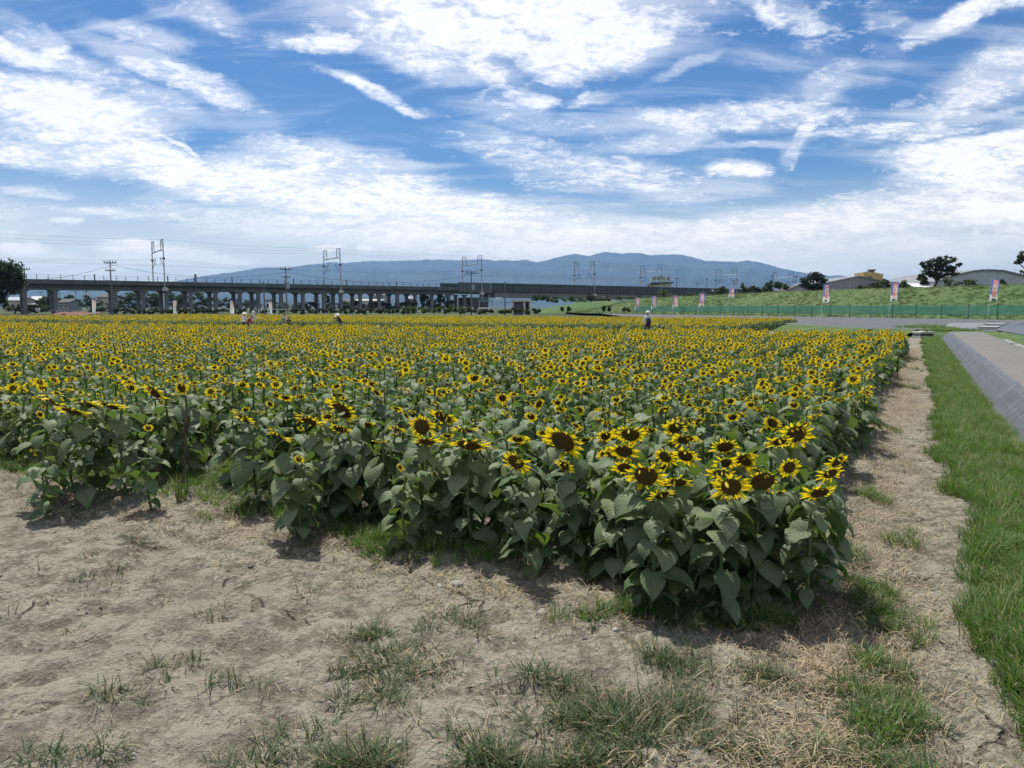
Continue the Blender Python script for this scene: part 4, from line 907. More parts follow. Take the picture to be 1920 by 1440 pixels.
# catenary portals
def portal(s, lab, base):
    r = empty('catenary_portal', (0, 0, 0), 0, lab, 'catenary portal', 'catenary portals along the viaduct'); r.matrix_world = VM @ Matrix.Translation((s, 0, 0))
    zb = 17.2
    for y, z0, sg in ((6.15, 7.0, -1), (-6.1, 8.0, 1)):
        mb = MB(); mb.tube([(0, y, z0), (0, y, zb+.1)], [.17, .13], STEEL, 8); mb.box(-.3, y-.3, zb-2.4, .3, y+.3, zb-1.9, DARKS); mb.build('post', r)
        if y > 0:
            mb = MB(); mb.prism([(-.75, 6.2), (.75, 6.2), (.6, 7.1), (-.6, 7.1)], 5.78, 6.9, CONCL); mb.build('post_bracket', r)
        mb = MB(); w_ = 2.3; y0 = y+sg*.15                # U shaped top frame
        mb.tube([(0, y0, zb), (0, y0, zb+3.2)], .11, DARKS, 5); mb.tube([(0, y0+sg*w_, zb), (0, y0+sg*w_, zb+3.0)], .10, DARKS, 5); mb.tube([(0, y0, zb+3.1), (0, y0+sg*w_, zb+3.1)], .08, DARKS, 5)
        mb.tube([(0, y0+sg*w_*.5, zb+3.1), (0, y0+sg*w_*.5, zb+1.5)], [.07, .05], DARKS, 5); mb.box(-.16, y0-.16, zb+.7, .16, y0+.16, zb+1.4, STEEL); mb.build('top_frame', r)
        mb = MB()                                        # cantilever bracket
        mb.tube([(0, y, zb-2.2), (0, y+sg*3.4, zb-2.0)], .06, DARKS, 5); mb.tube([(0, y, zb-4.6), (0, y+sg*3.5, zb-2.0)], .08, DARKS, 5); mb.tube([(0, y+sg*1.6, zb-3.4), (0, y+sg*3.9, zb-3.2), (0, y+sg*4.2, zb-3.8)], .05, DARKS, 5)
        mb.tube([(0, y+sg*3.3, zb-2.3), (0, y+sg*3.3, zb-1.7)], .12, DARKS, 6); mb.build('bracket', r)
    mb = MB(); mb.tube([(0, 6.1, zb), (0, 4.6, zb+.25), (0, -4.6, zb+.05), (0, -6.1, zb-.15)], .17, STEEL, 6); mb.build('cross_beam', r)
    return r
PTS = [(300, 'catenary portal at the far left, tallest in the picture, against the clouds'), (624, 'catenary portal between the two left utility poles, above the open viaduct arches'), (885, 'catenary portal over the start of the tall noise wall'), (1095, 'catenary portal in front of the highest mountain, left of the station sign'), (1219, 'catenary portal whose right post crosses the station sign'), (1360, 'catenary portal right of the station sign'), (1466, 'small catenary portal at the right end of the line, before the round tree'), (-90, 'catenary portal left of the frame')]
PS = []
for u, lab in PTS:
    if u < 0: continue
    s = vs_of(u); PS.append(s); portal(s, lab, 0)
PS = sorted(PS); SALL = [PS[0]-60, PS[0]-110] + PS + [PS[-1]+60]; SALL = sorted(SALL)
WN = [('feeder wire nearest the viewer, highest above the railway', 6.0, 20.2, .6), ('feeder wire on the far side, highest above the railway', -6.0, 20.1, .6), ('messenger wire over the near track', 2.9, 15.2, 1.2), ('messenger wire over the far track', -2.9, 15.1, 1.2), ('straight contact wire over the near track', 2.7, 13.4, .1), ('straight contact wire over the far track', -2.7, 13.4, .1), ('lower feeder wire under the near portal tops', 5.0, 18.7, .8)]
for lab, y, z, sag in WN:
    pts_ = []
    for a, b in zip(SALL[:-1], SALL[1:]):
        for k in range(8): tt = k/8; pts_.append((a+(b-a)*tt, y, z-sag*4*tt*(1-tt)))
    mb = MB(); mb.tube(pts_, .019, WIREM, 3); o = mb.build('overhead_wire'); o.matrix_world = VM; tag(o, lab+', strung between the catenary portals', 'overhead wire', 'overhead wires of the railway')

# ------------------------------------------------------------------ utility poles
def pole(u, v0, v1, Y, lab, arms=2, box=False, lean=0.0, rad=.16, head=None):
    b = at(u, v1, Y); t_ = at(u, v0, Y); h = t_[2]-(-.2); r = empty('utility_pole', (b[0], Y, -.2), 0, lab, 'utility pole', 'utility poles round the field')
    mb = MB(); mb.tube([(0, 0, 0), (lean*h, 0, h)], [rad, rad*.6], WOODP, 8); mb.build('pole', r)
    for k in range(arms):
        mb = MB(); z = h-.5-k*1.5; L = 1.05-.2*k
        mb.box(-L, -.12, z-.08, L, -.0+.12, z+.08, DARKS)
        for x in (-L*.95, -L*.45, L*.45, L*.95): mb.tube([(x, 0, z+.08), (x, 0, z+.42)], [.07, .11], WHITE if k else DARKS, 6)
        mb.build('crossarm', r, False, (lean*z, 0, 0), (0, 0, .35))
    if box:
        mb = MB(); mb.tube([(.45, -.3, h-4.2), (.45, -.3, h-3.0)], .3, STEEL, 10); mb.build('transformer', r)
    return r, h
POLES = [(211, 488, 585, 150, 'tall utility pole in front of the viaduct left of the first portal', 2, False), (538, 500, 584, 150, 'tall dark utility pole standing before the viaduct arches', 2, True), (884, 508, 582, 170, 'utility pole with transformer by the start of the noise wall', 1, True), (496, 528, 582, 150, 'short bare dark post just left of the tall dark pole', 0, False), (947, 528, 582, 180, 'plain dark post by the small concrete shed', 0, False),
 (50, 501, 580, 170, 'utility pole at the edge of the big left tree', 1, False), (1268, 521, 548, 420, 'small far pole right of the station sign', 1, True), (1325, 522, 548, 420, 'small far pole in the middle between sign and next portal', 1, False), (1307, 530, 548, 430, 'shortest far pole behind the noise wall', 1, False), (1376, 525, 548, 430, 'far pole with stacked fittings right of the last full portal', 2, False), (1447, 516, 548, 400, 'far pole left of the last small portal', 1, False), (1492, 517, 545, 300, 'far pole beside the round tree on the right', 1, False), (1698, 520, 545, 260, 'thin pole above the bushes between warehouse and tall tree', 1, False),
 (143, 546, 572, 420, 'distant pole seen under the viaduct, second span', 1, False), (163, 545, 572, 380, 'distant tall pole seen under the viaduct, third from the left pier', 2, False), (113, 548, 570, 450, 'distant slim pole seen just right of the second pier', 1, False), (78, 547, 570, 400, 'distant pole behind the houses under the viaduct', 1, False), (25, 547, 570, 400, 'distant pole behind the leftmost house under the viaduct', 1, False), (717, 548, 580, 330, 'distant pole between the middle viaduct piers', 0, False)]
for (u, v0, v1, Y, lab, arms, bx) in POLES: pole(u, v0, v1, Y, lab, arms, bx, 0, .17 if Y < 200 else .2)
b = at(366, 530, 250); r = empty('signal_post', (b[0], 250, 8.2), 0, 'dark A shaped post standing on the viaduct left of the mountain slope', 'post')
mb = MB(); mb.tube([(-.9, 0, 0), (.1, 0, 3.6)], .14, DARKS, 5); mb.build('leg', r); mb = MB(); mb.tube([(.5, 0, 0), (.15, 0, 4.1)], .14, DARKS, 5); mb.build('leg', r); mb = MB(); mb.box(-.2, -.15, 3.3, .45, .15, 3.9, DARKS); mb.build('head', r)
p0, p1, p2 = Vector(at(-40, 520, 150)), Vector(at(211, 497, 150)), Vector(at(538, 510, 150)); p3 = Vector(at(884, 516, 170))
for lab, a, b_, sg in (('drooping cable from the left tree to the tall left pole', p0, p1, 1.5), ('long drooping cable between the two tall poles before the viaduct', p1, p2, 1.6), ('drooping cable from the dark pole to the transformer pole', p2, p3, 1.8)):
    mb = MB(); mb.tube([tuple(a.lerp(b_, k/14)-Vector((0, 0, sg*4*(k/14)*(1-k/14)))) for k in range(15)], .035, WIREM, 3); tag(mb.build('power_cable'), lab, 'cable')

# ------------------------------------------------------------------ buildings
def gable(name, lab, u0, u1, v_ridge, v_eave, v_base, Y, depth, wall, roof, cat='house', win=2, ridge_across=False, door=False):
    a = at(u0, v_base, Y); b_ = at(u1, v_base, Y); zr, ze = at(u0, v_ridge, Y)[2], at(u0, v_eave, Y)[2]; W2 = (b_[0]-a[0])/2; cx = (a[0]+b_[0])/2
    r = empty(name, (cx, Y, -.2), 0, lab, cat); zr += .2; ze += .2
    mb = MB(); poly = [(-W2, 0), (W2, 0), (W2, ze), (0, zr), (-W2, ze)] if not ridge_across else None
    if poly: mb.prism(poly, 0, depth, wall)
    else: mb.box(-W2, 0, 0, W2, depth, ze, wall); M_ = Matrix.Rotation(R(90), 4, 'Z'); mb.prism([(0, ze), (depth, ze), (depth/2, zr)], -W2, W2, wall, M_)
    mb.build('wall', r)
    mb = MB(); t_ = .22
    if poly:
        for sx in (-1, 1): mb.prism([(0, zr), (sx*(W2+.6), ze-.6*(zr-ze)/W2), (sx*(W2+.6), ze-.6*(zr-ze)/W2+t_), (0, zr+t_)], -.6, depth+.6, roof)
    else:
        M_ = Matrix.Rotation(R(90), 4, 'Z')
        mb.prism([(-.6, ze-.2), (depth/2, zr), (depth/2, zr+t_), (-.6, ze-.2+t_)], -W2-.5, W2+.5, roof, M_); mb.prism([(depth+.6, ze-.2), (depth/2, zr), (depth/2, zr+t_), (depth+.6, ze-.2+t_)], -W2-.5, W2+.5, roof, M_)
    mb.build('roof', r)
    for k in range(win):
        x = -W2+(k+.5)*2*W2/win; mb = MB(); mb.box(x-.7, -.06, ze*.45, x+.7, -.003, ze*.45+1.1, WHITE); f_ = mb.build('window', r); mb = MB(); mb.box(x-.6, -.09, ze*.45+.1, x+.6, -.063, ze*.45+1.0, GLASSD); mb.build('pane', f_)
    return r
WHG = material('grey_cladding', (.25, .265, .265), .7, .08, .6, streak=.25); WHR = material('grey_roof_sheet', (.20, .21, .215), .6, .1, .5); YEL = material('yellow_render', (.50, .38, .15), .8, .08, .5, streak=.2); TILE = material('dark_tile', (.05, .05, .055), .7, .15, 2); BLUEW = material('pale_blue_wall', (.42, .46, .50), .8, .08, 1); PURP = material('dark_purple_roof', (.075, .06, .075), .7, .1, 2); CREAM = material('cream_wall', (.46, .43, .37), .8, .1, 1)
wh = gable('warehouse', 'grey gabled warehouse behind the levee, yellow block rising over its right roof slope', 1553, 1662, 518.5, 530, 553, 200, 26, WHG, WHR, 'warehouse', 0)
W2 = (at(1662, 530, 200)[0]-at(1553, 530, 200)[0])/2
for k in range(14):
    x = -W2+(k+.5)*2*W2/14; mb = MB(); zt = 9.4-abs(x)/W2*1.75; mb.box(x-.04, -.04, 0, x+.04, -.004, zt-.1, WHR); mb.build('cladding_seam', wh)
mb = MB(); mb.box(-W2, -3.4, 0, W2*.15, -.2, at(1600, 541, 197)[2]+.1, CONCL); mb.build('lean_to', wh)
for x in (-W2*.55, -W2*.4): mb = MB(); mb.tube([(x, 1, 7.5), (x, 1, 9.1)], .14, DARKS, 6); mb.build('vent_pipe', wh)
c = at(1637, 530, 228); r = empty('yellow_building', (c[0], 228, -.2), R(-8), 'yellow flat topped block with a dark vent hood on its roof, behind the warehouse', 'building')
hw = 17.5*228/F; zt = at(1637, 509.5, 228)[2]
mb = MB(); mb.prism([(-hw, 0), (hw, 0), (hw, zt-.5), (-hw*.05, zt+.1), (-hw*.45, zt+.25), (-hw, zt+.1)], 0, 9, YEL); mb.build('wall', r)
mb = MB(); mb.box(-hw*.05, 2, zt, hw*.28, 4, zt+.5, DARKS); mb.box(-hw*.2, 1.6, zt+.5, hw*.4, 4.4, zt+.95, DARKS); mb.build('vent_hood', r)
for sx, zz in ((-1.12, zt-2.2), (1.06, zt-2.4)): mb = MB(); mb.box(sx*hw-.55, .2, zz, sx*hw+.55, 1.4, zz+.55, DARKS); mb.build('side_vent', r)
mb = MB(); mb.tube([(-hw*.35, -.25, zt-1.6), (-hw*.35, -.25, 3)], .09, DARKS, 6); mb.tube([(-hw*.35, -.5, zt-1.5), (-hw*.35, -.1, zt-1.5)], .4, DARKS, 10); mb.build('exhaust_pipe', r)
# arched hall
c0, c1 = at(1752, 545, 180), at(2010, 545, 180); cxh = at(1848, 545, 180)[0]; r = empty('arched_hall', (0, 180, -.2), 0, 'pale grey hall with a low arched roof behind the levee at the right edge', 'hall')
prof = [(at(u, v, 180)[0], at(u, v, 180)[2]+.2) for u, v in ((1752, 531), (1775, 522), (1800, 515), (1825, 509.5), (1850, 507.5), (1880, 509), (1910, 516), (1950, 526), (2010, 545))]
mb = MB(); mb.prism([(prof[0][0], 0)]+prof+[(prof[-1][0], 0)], 0, 30, BLUEW); mb.build('wall', r)
mb = MB()
for (xa, za), (xb, zb_) in zip(prof[:-1], prof[1:]): mb.prism([(xa, za+.02), (xb, zb_+.02), (xb, zb_+.35), (xa, za+.35)], -.5, 30.5, WHR)
mb.build('roof', r)
mm = [(at(u, v, 180)[0], at(u, v, 180)[2]+.2) for u, v in ((1830, 508.8), (1846, 504), (1875, 507), (1876, 509.5))]
mb = MB(); mb.prism(mm, 1, 29, WHG); mb.build('roof_monitor', r)
gable('small_house', 'small pale blue house with dark purple roof tucked left of the round tree', 1478, 1515, 535.5, 544, 552, 185, 9, BLUEW, PURP, 'house', 1)
gable('white_shed', 'small white roofed shed at the foot of the tall tree on the levee', 1718, 1744, 532.5, 538.5, 548, 150, 6, WHITE, WHITE, 'shed', 0, True)
gable('tiled_house', 'low house with pale tiled roof under the viaduct beside the left tree', 10, 40, 557.5, 563, 584, 300, 9, CREAM, material('pale_tile', (.34, .35, .36), .6, .1, 2), 'house', 3, True)
gable('tiled_house', 'brownish house with dark walls between the first two viaduct piers', 53, 72, 556, 562.5, 584, 310, 9, material('dark_timber', (.07, .06, .05), .8, .2, 2), CONCL, 'house', 2, True)
gable('tiled_house', 'grey roofed house right of the second viaduct pier', 110, 130, 561, 567, 584, 300, 9, WHG, TILE, 'house', 2, True)
gable('tiled_house', 'hip roofed house on rising ground above the hedge, right of the third span', 183, 206, 552, 557, 586, 330, 9, CREAM, TILE, 'house', 2, True)
gable('far_house', 'distant low white building between the middle piers', 668, 716, 561.5, 563.5, 584, 420, 14, CONCL, CONCL, 'house', 3, True)
gable('far_house', 'distant grey block behind the middle piers', 695, 722, 549, 553, 584, 520, 14, WHG, WHR, 'house', 3, True)
gable('far_house', 'distant flat grey building near the right piers of the viaduct', 765, 776, 556, 560, 584, 460, 12, WHG, WHR, 'house', 1, True)
gable('far_house', 'distant pale house left of the braced piers', 640, 662, 561, 566, 584, 430, 12, CREAM, TILE, 'house', 2, True)
# concrete shed by the far bank
c = at(977, 583, 190); r = empty('concrete_shed', (c[0], 190, -.2), 0, 'small flat roofed concrete shed with dark shutter beyond the field', 'shed'); hw = 17.5*190/F
mb = MB(); mb.box(-hw, 0, 0, -hw+.5, 4, 3.2, CONCL); mb.box(-hw*.02+.6, 0, 0, .6+.45, 4, 3.2, CONCL); mb.box(hw-.35, 0, 0, hw, 4, 3.2, CONCL); mb.box(-hw+.5, 3.6, 0, hw-.35, 4, 3.2, CONC); mb.build('wall', r)
mb = MB(); mb.box(-hw-.25, -.3, 3.2, hw+.25, 4.2, 3.65, CONCL); mb.build('roof', r); mb = MB(); mb.box(-hw+.5, .3, 0, -hw*.02+.6, .4, 2.9, DARKS); mb.build('shutter', r)
mb = MB(); mb.box(-hw-2.6, .8, 3.0, -hw-.26, 3.6, 3.2, CONC); mb.build('side_canopy', r)
# transformer platform, boards and rails near it
c = at(911, 566, 205); r = empty('equipment_platform', (c[0], 205, -.2), 0, 'blue grey equipment platform on legs under the start of the noise wall', 'platform')
BLG = material('blue_grey_steel', (.17, .27, .32), .6, .1, 1)
zt = at(911, 565, 205)[2]+.2; mb = MB(); mb.box(-2, -1.2, zt, 2, 1.2, zt+.25, BLG); mb.build('deck', r)
for k in range(8): mb = MB(); x = -1.9+k*.54; mb.box(x-.04, -1.2, zt+.25, x+.04, -1.12, zt+1.0, BLG); mb.build('railing_post', r)
mb = MB(); mb.box(-2, -1.22, zt+.95, 2, -1.1, zt+1.05, BLG); mb.build('handrail', r)
for x, y in ((-1.7, -1), (1.7, -1), (-1.7, 1), (1.7, 1)): mb = MB(); mb.box(x-.1, y-.1, 0, x+.1, y+.1, zt-.003, CONC); mb.build('leg', r)
mb = MB(); mb.tube([(-.9, 0, zt+.25), (-.9, 0, zt+3.4)], .1, STEEL, 6); mb.tube([(.9, 0, zt+.25), (.9, 0, zt+1.8)], .1, STEEL, 6); mb.build('mast', r)
for u, w_, lab in ((932, 4.5, 'left white board of the pair standing under the noise wall'), (938.5, 3.6, 'right white board of the pair standing under the noise wall')):
    c = at(u, 562, 230); hw = w_*230/F/2*1.3; r = empty('white_board', (c[0], 230, -.2), 0, lab, 'board'); z = at(u, 562.5, 230)[2]+.2
    mb = MB(); mb.box(-hw, 0, z, hw, .1, z+.85, WHITE); mb.build('panel', r)
    for x in (-hw*.7, hw*.7): mb = MB(); mb.box(x-.05, .102, 0, x+.05, .2, z+.7, STEEL); mb.build('leg', r)
def rail(name, lab, u0, u1, v0, v1, Y, npost, nb=1, th=.1, cat='guard rail'):
    a, b_ = at(u0, v1, Y), at(u1, v1, Y); z = at(u0, v0, Y)[2]; r = empty(name, ((a[0]+b_[0])/2, Y, -.2), 0, lab, cat); hw = (b_[0]-a[0])/2
    for k in range(npost+1): mb = MB(); x = -hw+2*hw*k/npost; mb.box(x-.06, 0, 0, x+.06, .1, z+.2, WHITE); mb.build('post', r)
    for k in range(nb): mb = MB(); zz = z+.2-k*.45; mb.box(-hw, -.05, zz-th, hw, -.003, zz+.06, WHITE); mb.build('rail', r)
rail('guard_rail', 'low white pipe barrier at the far edge of the field before the braced piers', 485, 537, 580.2, 584, 122, 3, 1, .02)
rail('guard_rail', 'white guard rail beside the transformer pole, left section', 862, 887, 576, 580, 175, 4, 1, .22)
rail('guard_rail', 'white guard rail right of the transformer pole', 897, 922, 577, 580, 175, 4, 1, .2)
c = at(893, 578, 172); r = empty('white_cabinet', (c[0], 172, -.2), 0, 'white cabinet standing at the foot of the transformer pole', 'cabinet'); mb = MB(); mb.box(-.4, -.3, 0, .4, .3, 1.3, WHITE); mb.build('case', r); mb = MB(); mb.box(-.32, -.33, .15, .32, -.303, 1.15, BLUEW); mb.build('door', r)
# station sign beyond the viaduct
c = at(1240, 540, 430); r = empty('station_building', (c[0], 430, 0), 0, 'station building beyond the viaduct carrying four large sign letters on its roof', 'station'); pm = 430/F
zr = at(1240, 530.5, 430)[2]; mb = MB(); mb.box(-19*pm, 0, 0, 19*pm, 12, zr-.3, CONCL); mb.build('wall', r)
mb = MB(); mb.prism([(-22*pm, zr-1.2), (22*pm, zr-.1), (21.5*pm, zr+.45), (-19*pm, zr+.25)], -1.5, 13, TILE); mb.build('roof', r)
zs = at(1240, 526.5, 430)[2]; SIGNW = material('sign_face', (.62, .62, .58), .6, .05, 2); SIGNT = material('sign_letter', (.05, .055, .06), .6, .1, 2)
def text_mesh(ch, size, mat, ext=.01):
    cu = bpy.data.curves.new('letter', 'FONT'); cu.body = ch; cu.size = size; cu.align_x = 'CENTER'; cu.align_y = 'CENTER'; cu.extrude = ext; cu.resolution_u = 3
    o = bpy.data.objects.new('letter', cu); COL.objects.link(o); dg = bpy.context.evaluated_depsgraph_get(); me = bpy.data.meshes.new_from_object(o.evaluated_get(dg)); bpy.data.objects.remove(o); me.materials.clear(); me.materials.append(mat); return me
for k, ch in enumerate('岐阜羽島'):
    x = (-13.2+8.8*k)*pm; mb = MB(); mb.box(x-4.1*pm, 1, zs, x+4.1*pm, 1.5, zs+7.6*pm, SIGNW); pn = mb.build('sign_panel', r)
    lt = link('letter', text_mesh(ch, 6.6*pm, SIGNT, .03), pn, (x, .93, zs+3.8*pm), (R(90), 0, 0))
    for dx_ in (-2.5, 2.5): mb = MB(); mb.box(x+dx_*pm-.1, 1.1, zr+.2, x+dx_*pm+.1, 1.4, zs-.003, DARKS); mb.build('sign_leg', r)
# cars and greenhouse bits under the viaduct
c = at(62, 570, 235); r = empty('white_minibus', (c[0], 235, -.2), 0, 'white rounded vehicle roof showing over the hedge by the first viaduct pier', 'vehicle')
mb = MB(); sec_ = [(-2.4, .4), (2.4, .4), (2.4, 1.3), (1.6, 1.5), (1.1, 2.6), (.4, 2.95), (-1.6, 2.95), (-2.3, 2.5)]; mb.prism(sec_, -.9, .9, WHITE); mb.build('body', r)
mb = MB(); mb.prism([(-1.9, 1.6), (1.2, 1.6), (.8, 2.5), (-1.8, 2.5)], -.93, -.903, GLASSD); mb.build('window', r)
for x in (-1.5, 1.5): mb = MB(); mb.tube([(x, -.95, .42), (x, -.7, .42)], .42, DARKS, 12); mb.build('wheel', r)
c = at(38, 576, 215); r = empty('white_car', (c[0], 215, -.2), 0, 'white car half hidden in the dark hedge at the far left', 'car'); mb = MB(); mb.prism([(-1.7, .3), (1.7, .3), (1.75, .9), (1.0, 1.05), (.4, 1.5), (-.9, 1.5), (-1.6, 1.0)], -.8, .8, WHITE); mb.build('body', r)
mb = MB(); mb.prism([(-.9, 1.02), (.75, 1.02), (.3, 1.42), (-.75, 1.42)], -.83, -.803, GLASSD); mb.build('window', r)
for x in (-1.1, 1.1): mb = MB(); mb.tube([(x, -.85, .33), (x, -.6, .33)], .33, DARKS, 12); mb.build('wheel', r)
# rusty net frame with leaning white poles
c0, c1 = at(92, 584, 135), at(172, 584, 135); r = empty('leaning_net', ((c0[0]+c1[0])/2, 135, -.2), 0, 'low rusty red net stretched on leaning white poles at the far left end', 'net'); hw = (c1[0]-c0[0])/2
RUST = material('rusty_net', (.17, .075, .05), .9, .25, 1.5, .5, 4)
X, Y = np.meshgrid(np.linspace(-hw, hw, 40), np.linspace(0, 4, 10)); me_o = grid('net', X, Y, .55+.1*Y+(fbm(X*.9, Y, 3, 7)-.5)*.5, RUST, None, None, True, 'thing', r)
del me_o['kind']
for k in range(6): mb = MB(); x = -hw+k*hw*.36; mb.tube([(x, 0, 1.25), (x+1.1, -.4, 0)], .03, STEEL, 5); mb.build('pole', r)
mb = MB(); mb.tube([(-hw, .2, 1.3), (hw*.9, .2, 1.3)], .04, STEEL, 5); mb.build('top_bar', r)

# ------------------------------------------------------------------ green net fence and banners
NETM = bpy.data.materials.new('green_net'); NETM.use_nodes = True; t = NT(NETM.node_tree); p = t.n('ShaderNodeTexCoord').outputs['Object']
nz = t.noise(p, 1.2, 4, .6); col_ = t.mix(t.ramp(nz, .3, .7), (.11, .36, .27), (.17, .46, .37))
b = t.n('ShaderNodeBsdfPrincipled', {'Base Color': col_, 'Roughness': .6, 'Specular IOR Level': .25}); tl = t.n('ShaderNodeBsdfTranslucent', {'Color': (.05, .55, .40, 1)}); tp = t.n('ShaderNodeBsdfTransparent')
m1 = t.n('ShaderNodeMixShader', {0: .4, 1: b.outputs[0], 2: tl.outputs[0]}); m2 = t.n('ShaderNodeMixShader', {0: .32, 1: m1.outputs[0], 2: tp.outputs[0]}); t.n('ShaderNodeOutputMaterial', {'Surface': m2.outputs[0]})
GPOST = material('green_grey_post', (.06, .11, .10), .6, .1, 1)
fence = empty('net_fence', (0, 0, 0), 0, 'long green mesh fence on posts along the foot of the levee', 'fence')
fs_ = []; s = -34.0
while s < 77: fs_.append(s); s += 3.35
pmesh = MB(); pmesh.tube([(0, 0, -.1), (0, 0, 1.52)], .055, GPOST, 6); pmesh.tube([(0, 0, 1.5), (0, 0, 1.57)], .085, GPOST, 6); pme = pmesh.mesh('post')
for i, s in enumerate(fs_):
    q = fen(s); link('post', pme, fence, (q[0], q[1], .4))
    if i < len(fs_)-1:
        q2 = fen(fs_[i+1]); L = math.hypot(*(q2-q)); an = math.atan2(q2[1]-q[1], q2[0]-q[0])
        xs_ = np.linspace(.05, L-.05, 8); zs_ = np.linspace(.42, 1.45, 4); X, Z = np.meshgrid(xs_, zs_); Yv = .07+(fbm(X*.8+i*3, Z*1.5, 3, 5)-.5)*.16
        o = grid('net_panel', X, Yv, Z, NETM, None, None, True, 'thing', fence); del o['kind']; o.location = (q[0], q[1], .4); o.rotation_euler = (0, 0, an)
        for zz in (.42, 1.47): mb = MB(); mb.tube([(0, .03, zz), (L/2, .03, zz-.02), (L, .03, zz)], .022, GPOST if zz < 1 else STEEL, 5); mb.build('rail', fence, False, (q[0], q[1], .4), (0, 0, an))
BLUE = material('banner_blue', (.09, .16, .48), .7, .15, 3); PINK = material('banner_pink', (.70, .25, .22), .7, .12, 3); BWHITE = material('banner_white', (.75, .75, .74), .7, .08, 3); BORG = material('banner_orange', (.75, .22, .05), .7, .1, 3); BPALE = material('banner_pale_pink', (.78, .55, .50), .7, .15, 3); BGREEN = material('banner_leaf', (.06, .16, .06), .7, .2, 3)
for m_, tc_ in ((BLUE, (.12, .2, .6, 1)), (PINK, (.9, .35, .3, 1)), (BWHITE, (.9, .9, .88, 1)), (BORG, (.9, .3, .08, 1)), (BPALE, (.95, .7, .62, 1))):     # thin cloth lets light through
    nt_ = m_.node_tree; pb_ = next(n for n in nt_.nodes if n.type == 'BSDF_PRINCIPLED'); ou_ = next(n for n in nt_.nodes if n.type == 'OUTPUT_MATERIAL')
    tr_ = nt_.nodes.new('ShaderNodeBsdfTranslucent'); tr_.inputs[0].default_value = tc_; mx_ = nt_.nodes.new('ShaderNodeMixShader'); mx_.inputs[0].default_value = .5
    nt_.links.new(pb_.outputs[0], mx_.inputs[1]); nt_.links.new(tr_.outputs[0], mx_.inputs[2]); nt_.links.new(mx_.outputs[0], ou_.inputs['Surface'])
LETTERS = [(text_mesh(ch, .74, BWHITE, 0), text_mesh(ch, .58, BORG, 0)) for ch in 'ひまわり']
def wave(x, z, ph, am): return am*(x/.85)*math.sin(z*2.1+ph)+am*.5*(x/.85)*math.sin(x*6+z*1.3+ph*2)
def banner(loc, rz, hgt, lab, grp, ph, am=.10, ragged=False, sc_=1.0, narrow=1.0, lean=0.0):
    r = empty('banner_flag', loc, rz, lab, 'banner', grp); r.rotation_euler = (0, lean, rz); r.scale = (sc_*narrow, sc_*narrow, sc_)
    mb = MB(); mb.tube([(0, 0, -.1), (0, 0, hgt+.05)], [.03, .02], WHITE, 6); mb.build('pole', r)
    mb = MB(); mb.tube([(-.02, 0, hgt), (.95, 0, hgt+.02)], .015, WHITE, 5); mb.build('crossbar', r)
    W0, H0 = .88, 2.35 if not ragged else 1.35; nx, nz = 8, 26; mb = MB(); vs = []; z0 = hgt-.03
    def sec_(x, zz):
        f, g = x/W0, zz/H0
        if g > .84 or (narrow < .9 and g > .5): return BWHITE
        if g < .035: return BLUE
        if .2 < f < .82: return PINK if (g < .19 or .52 < g < .74 and .3 < f < .72) else BPALE
        return BLUE if g < .70 and narrow > .9 else BWHITE
    for i in range(nz+1):
        for j in range(nx+1):
            x = W0*j/nx; zz = H0*i/nz; vs.append((x+.03*math.sin(zz*3+ph), wave(x, zz, ph, am), z0-zz-(.12*x/W0*math.sin(ph*3) if i == nz else 0)))
    fs = []
    for i in range(nz):
        for j in range(nx): fs.append((i*(nx+1)+j, (i+1)*(nx+1)+j, (i+1)*(nx+1)+j+1, i*(nx+1)+j+1))
    k = len(mb.v); mb.v = vs; mb.tc = [(0, 0, 0)]*len(vs); mb.f = fs; mb.m = []
    for i in range(nz):
        for j in range(nx): mb.m.append(mb.mi(sec_(W0*(j+.5)/nx, H0*(i+.5)/nz)))
    cl = mb.build('cloth', r, True)
    def patch(pts, mat, off, nm):                         # flat print that follows the cloth, on both sides
        for sg in (-1, 1):
            m2_ = MB(); m2_.add([(x+.03*math.sin(zz*3+ph), wave(x, zz, ph, am)+sg*off, z0-zz) for x, zz in pts], [tuple(range(len(pts)))], mat); m2_.build(nm, cl)
    for li, (mw, mo) in enumerate(LETTERS):
        zc = H0*(.26+.165*li); xc = W0*.52
        if ragged and li > 2: continue
        for me0, off in ((mw, .012), (mo, .022)):
            me = me0.copy()
            for v in me.vertices:
                x, zz = xc+v.co.x, zc-v.co.y*.62
                v.co = (x+.03*math.sin(zz*3+ph), wave(x, zz, ph, am)-off, z0-zz)
            link('letter', me, cl)
    patch([(W0*.2, H0*.9), (W0*.5, H0*.87), (W0*.8, H0*.9), (W0*.75, H0*.96), (W0*.3, H0*.97)], BGREEN, .014, 'leaf_print')
    return r
FB = [(1192, 558, 'first net fence banner from the left, hanging straight'), (1223, 556, 'second net fence banner from the left, near the walker with backpack'), (1263, 554, 'third net fence banner from the left, its white hem blown right'), (1312, 550, 'fourth net fence banner from the left, with tattered white hem'), (1367, 540, 'torn banner flying short and high on its pole, fifth along the net fence'), (1543, 533, 'banner on the net fence leaning slightly, next to the warehouse'), (1670, 528, 'banner on the net fence rising over bushes between warehouse and tall tree'), (1856, 523, 'rightmost banner on the net fence, in front of the arched hall')]
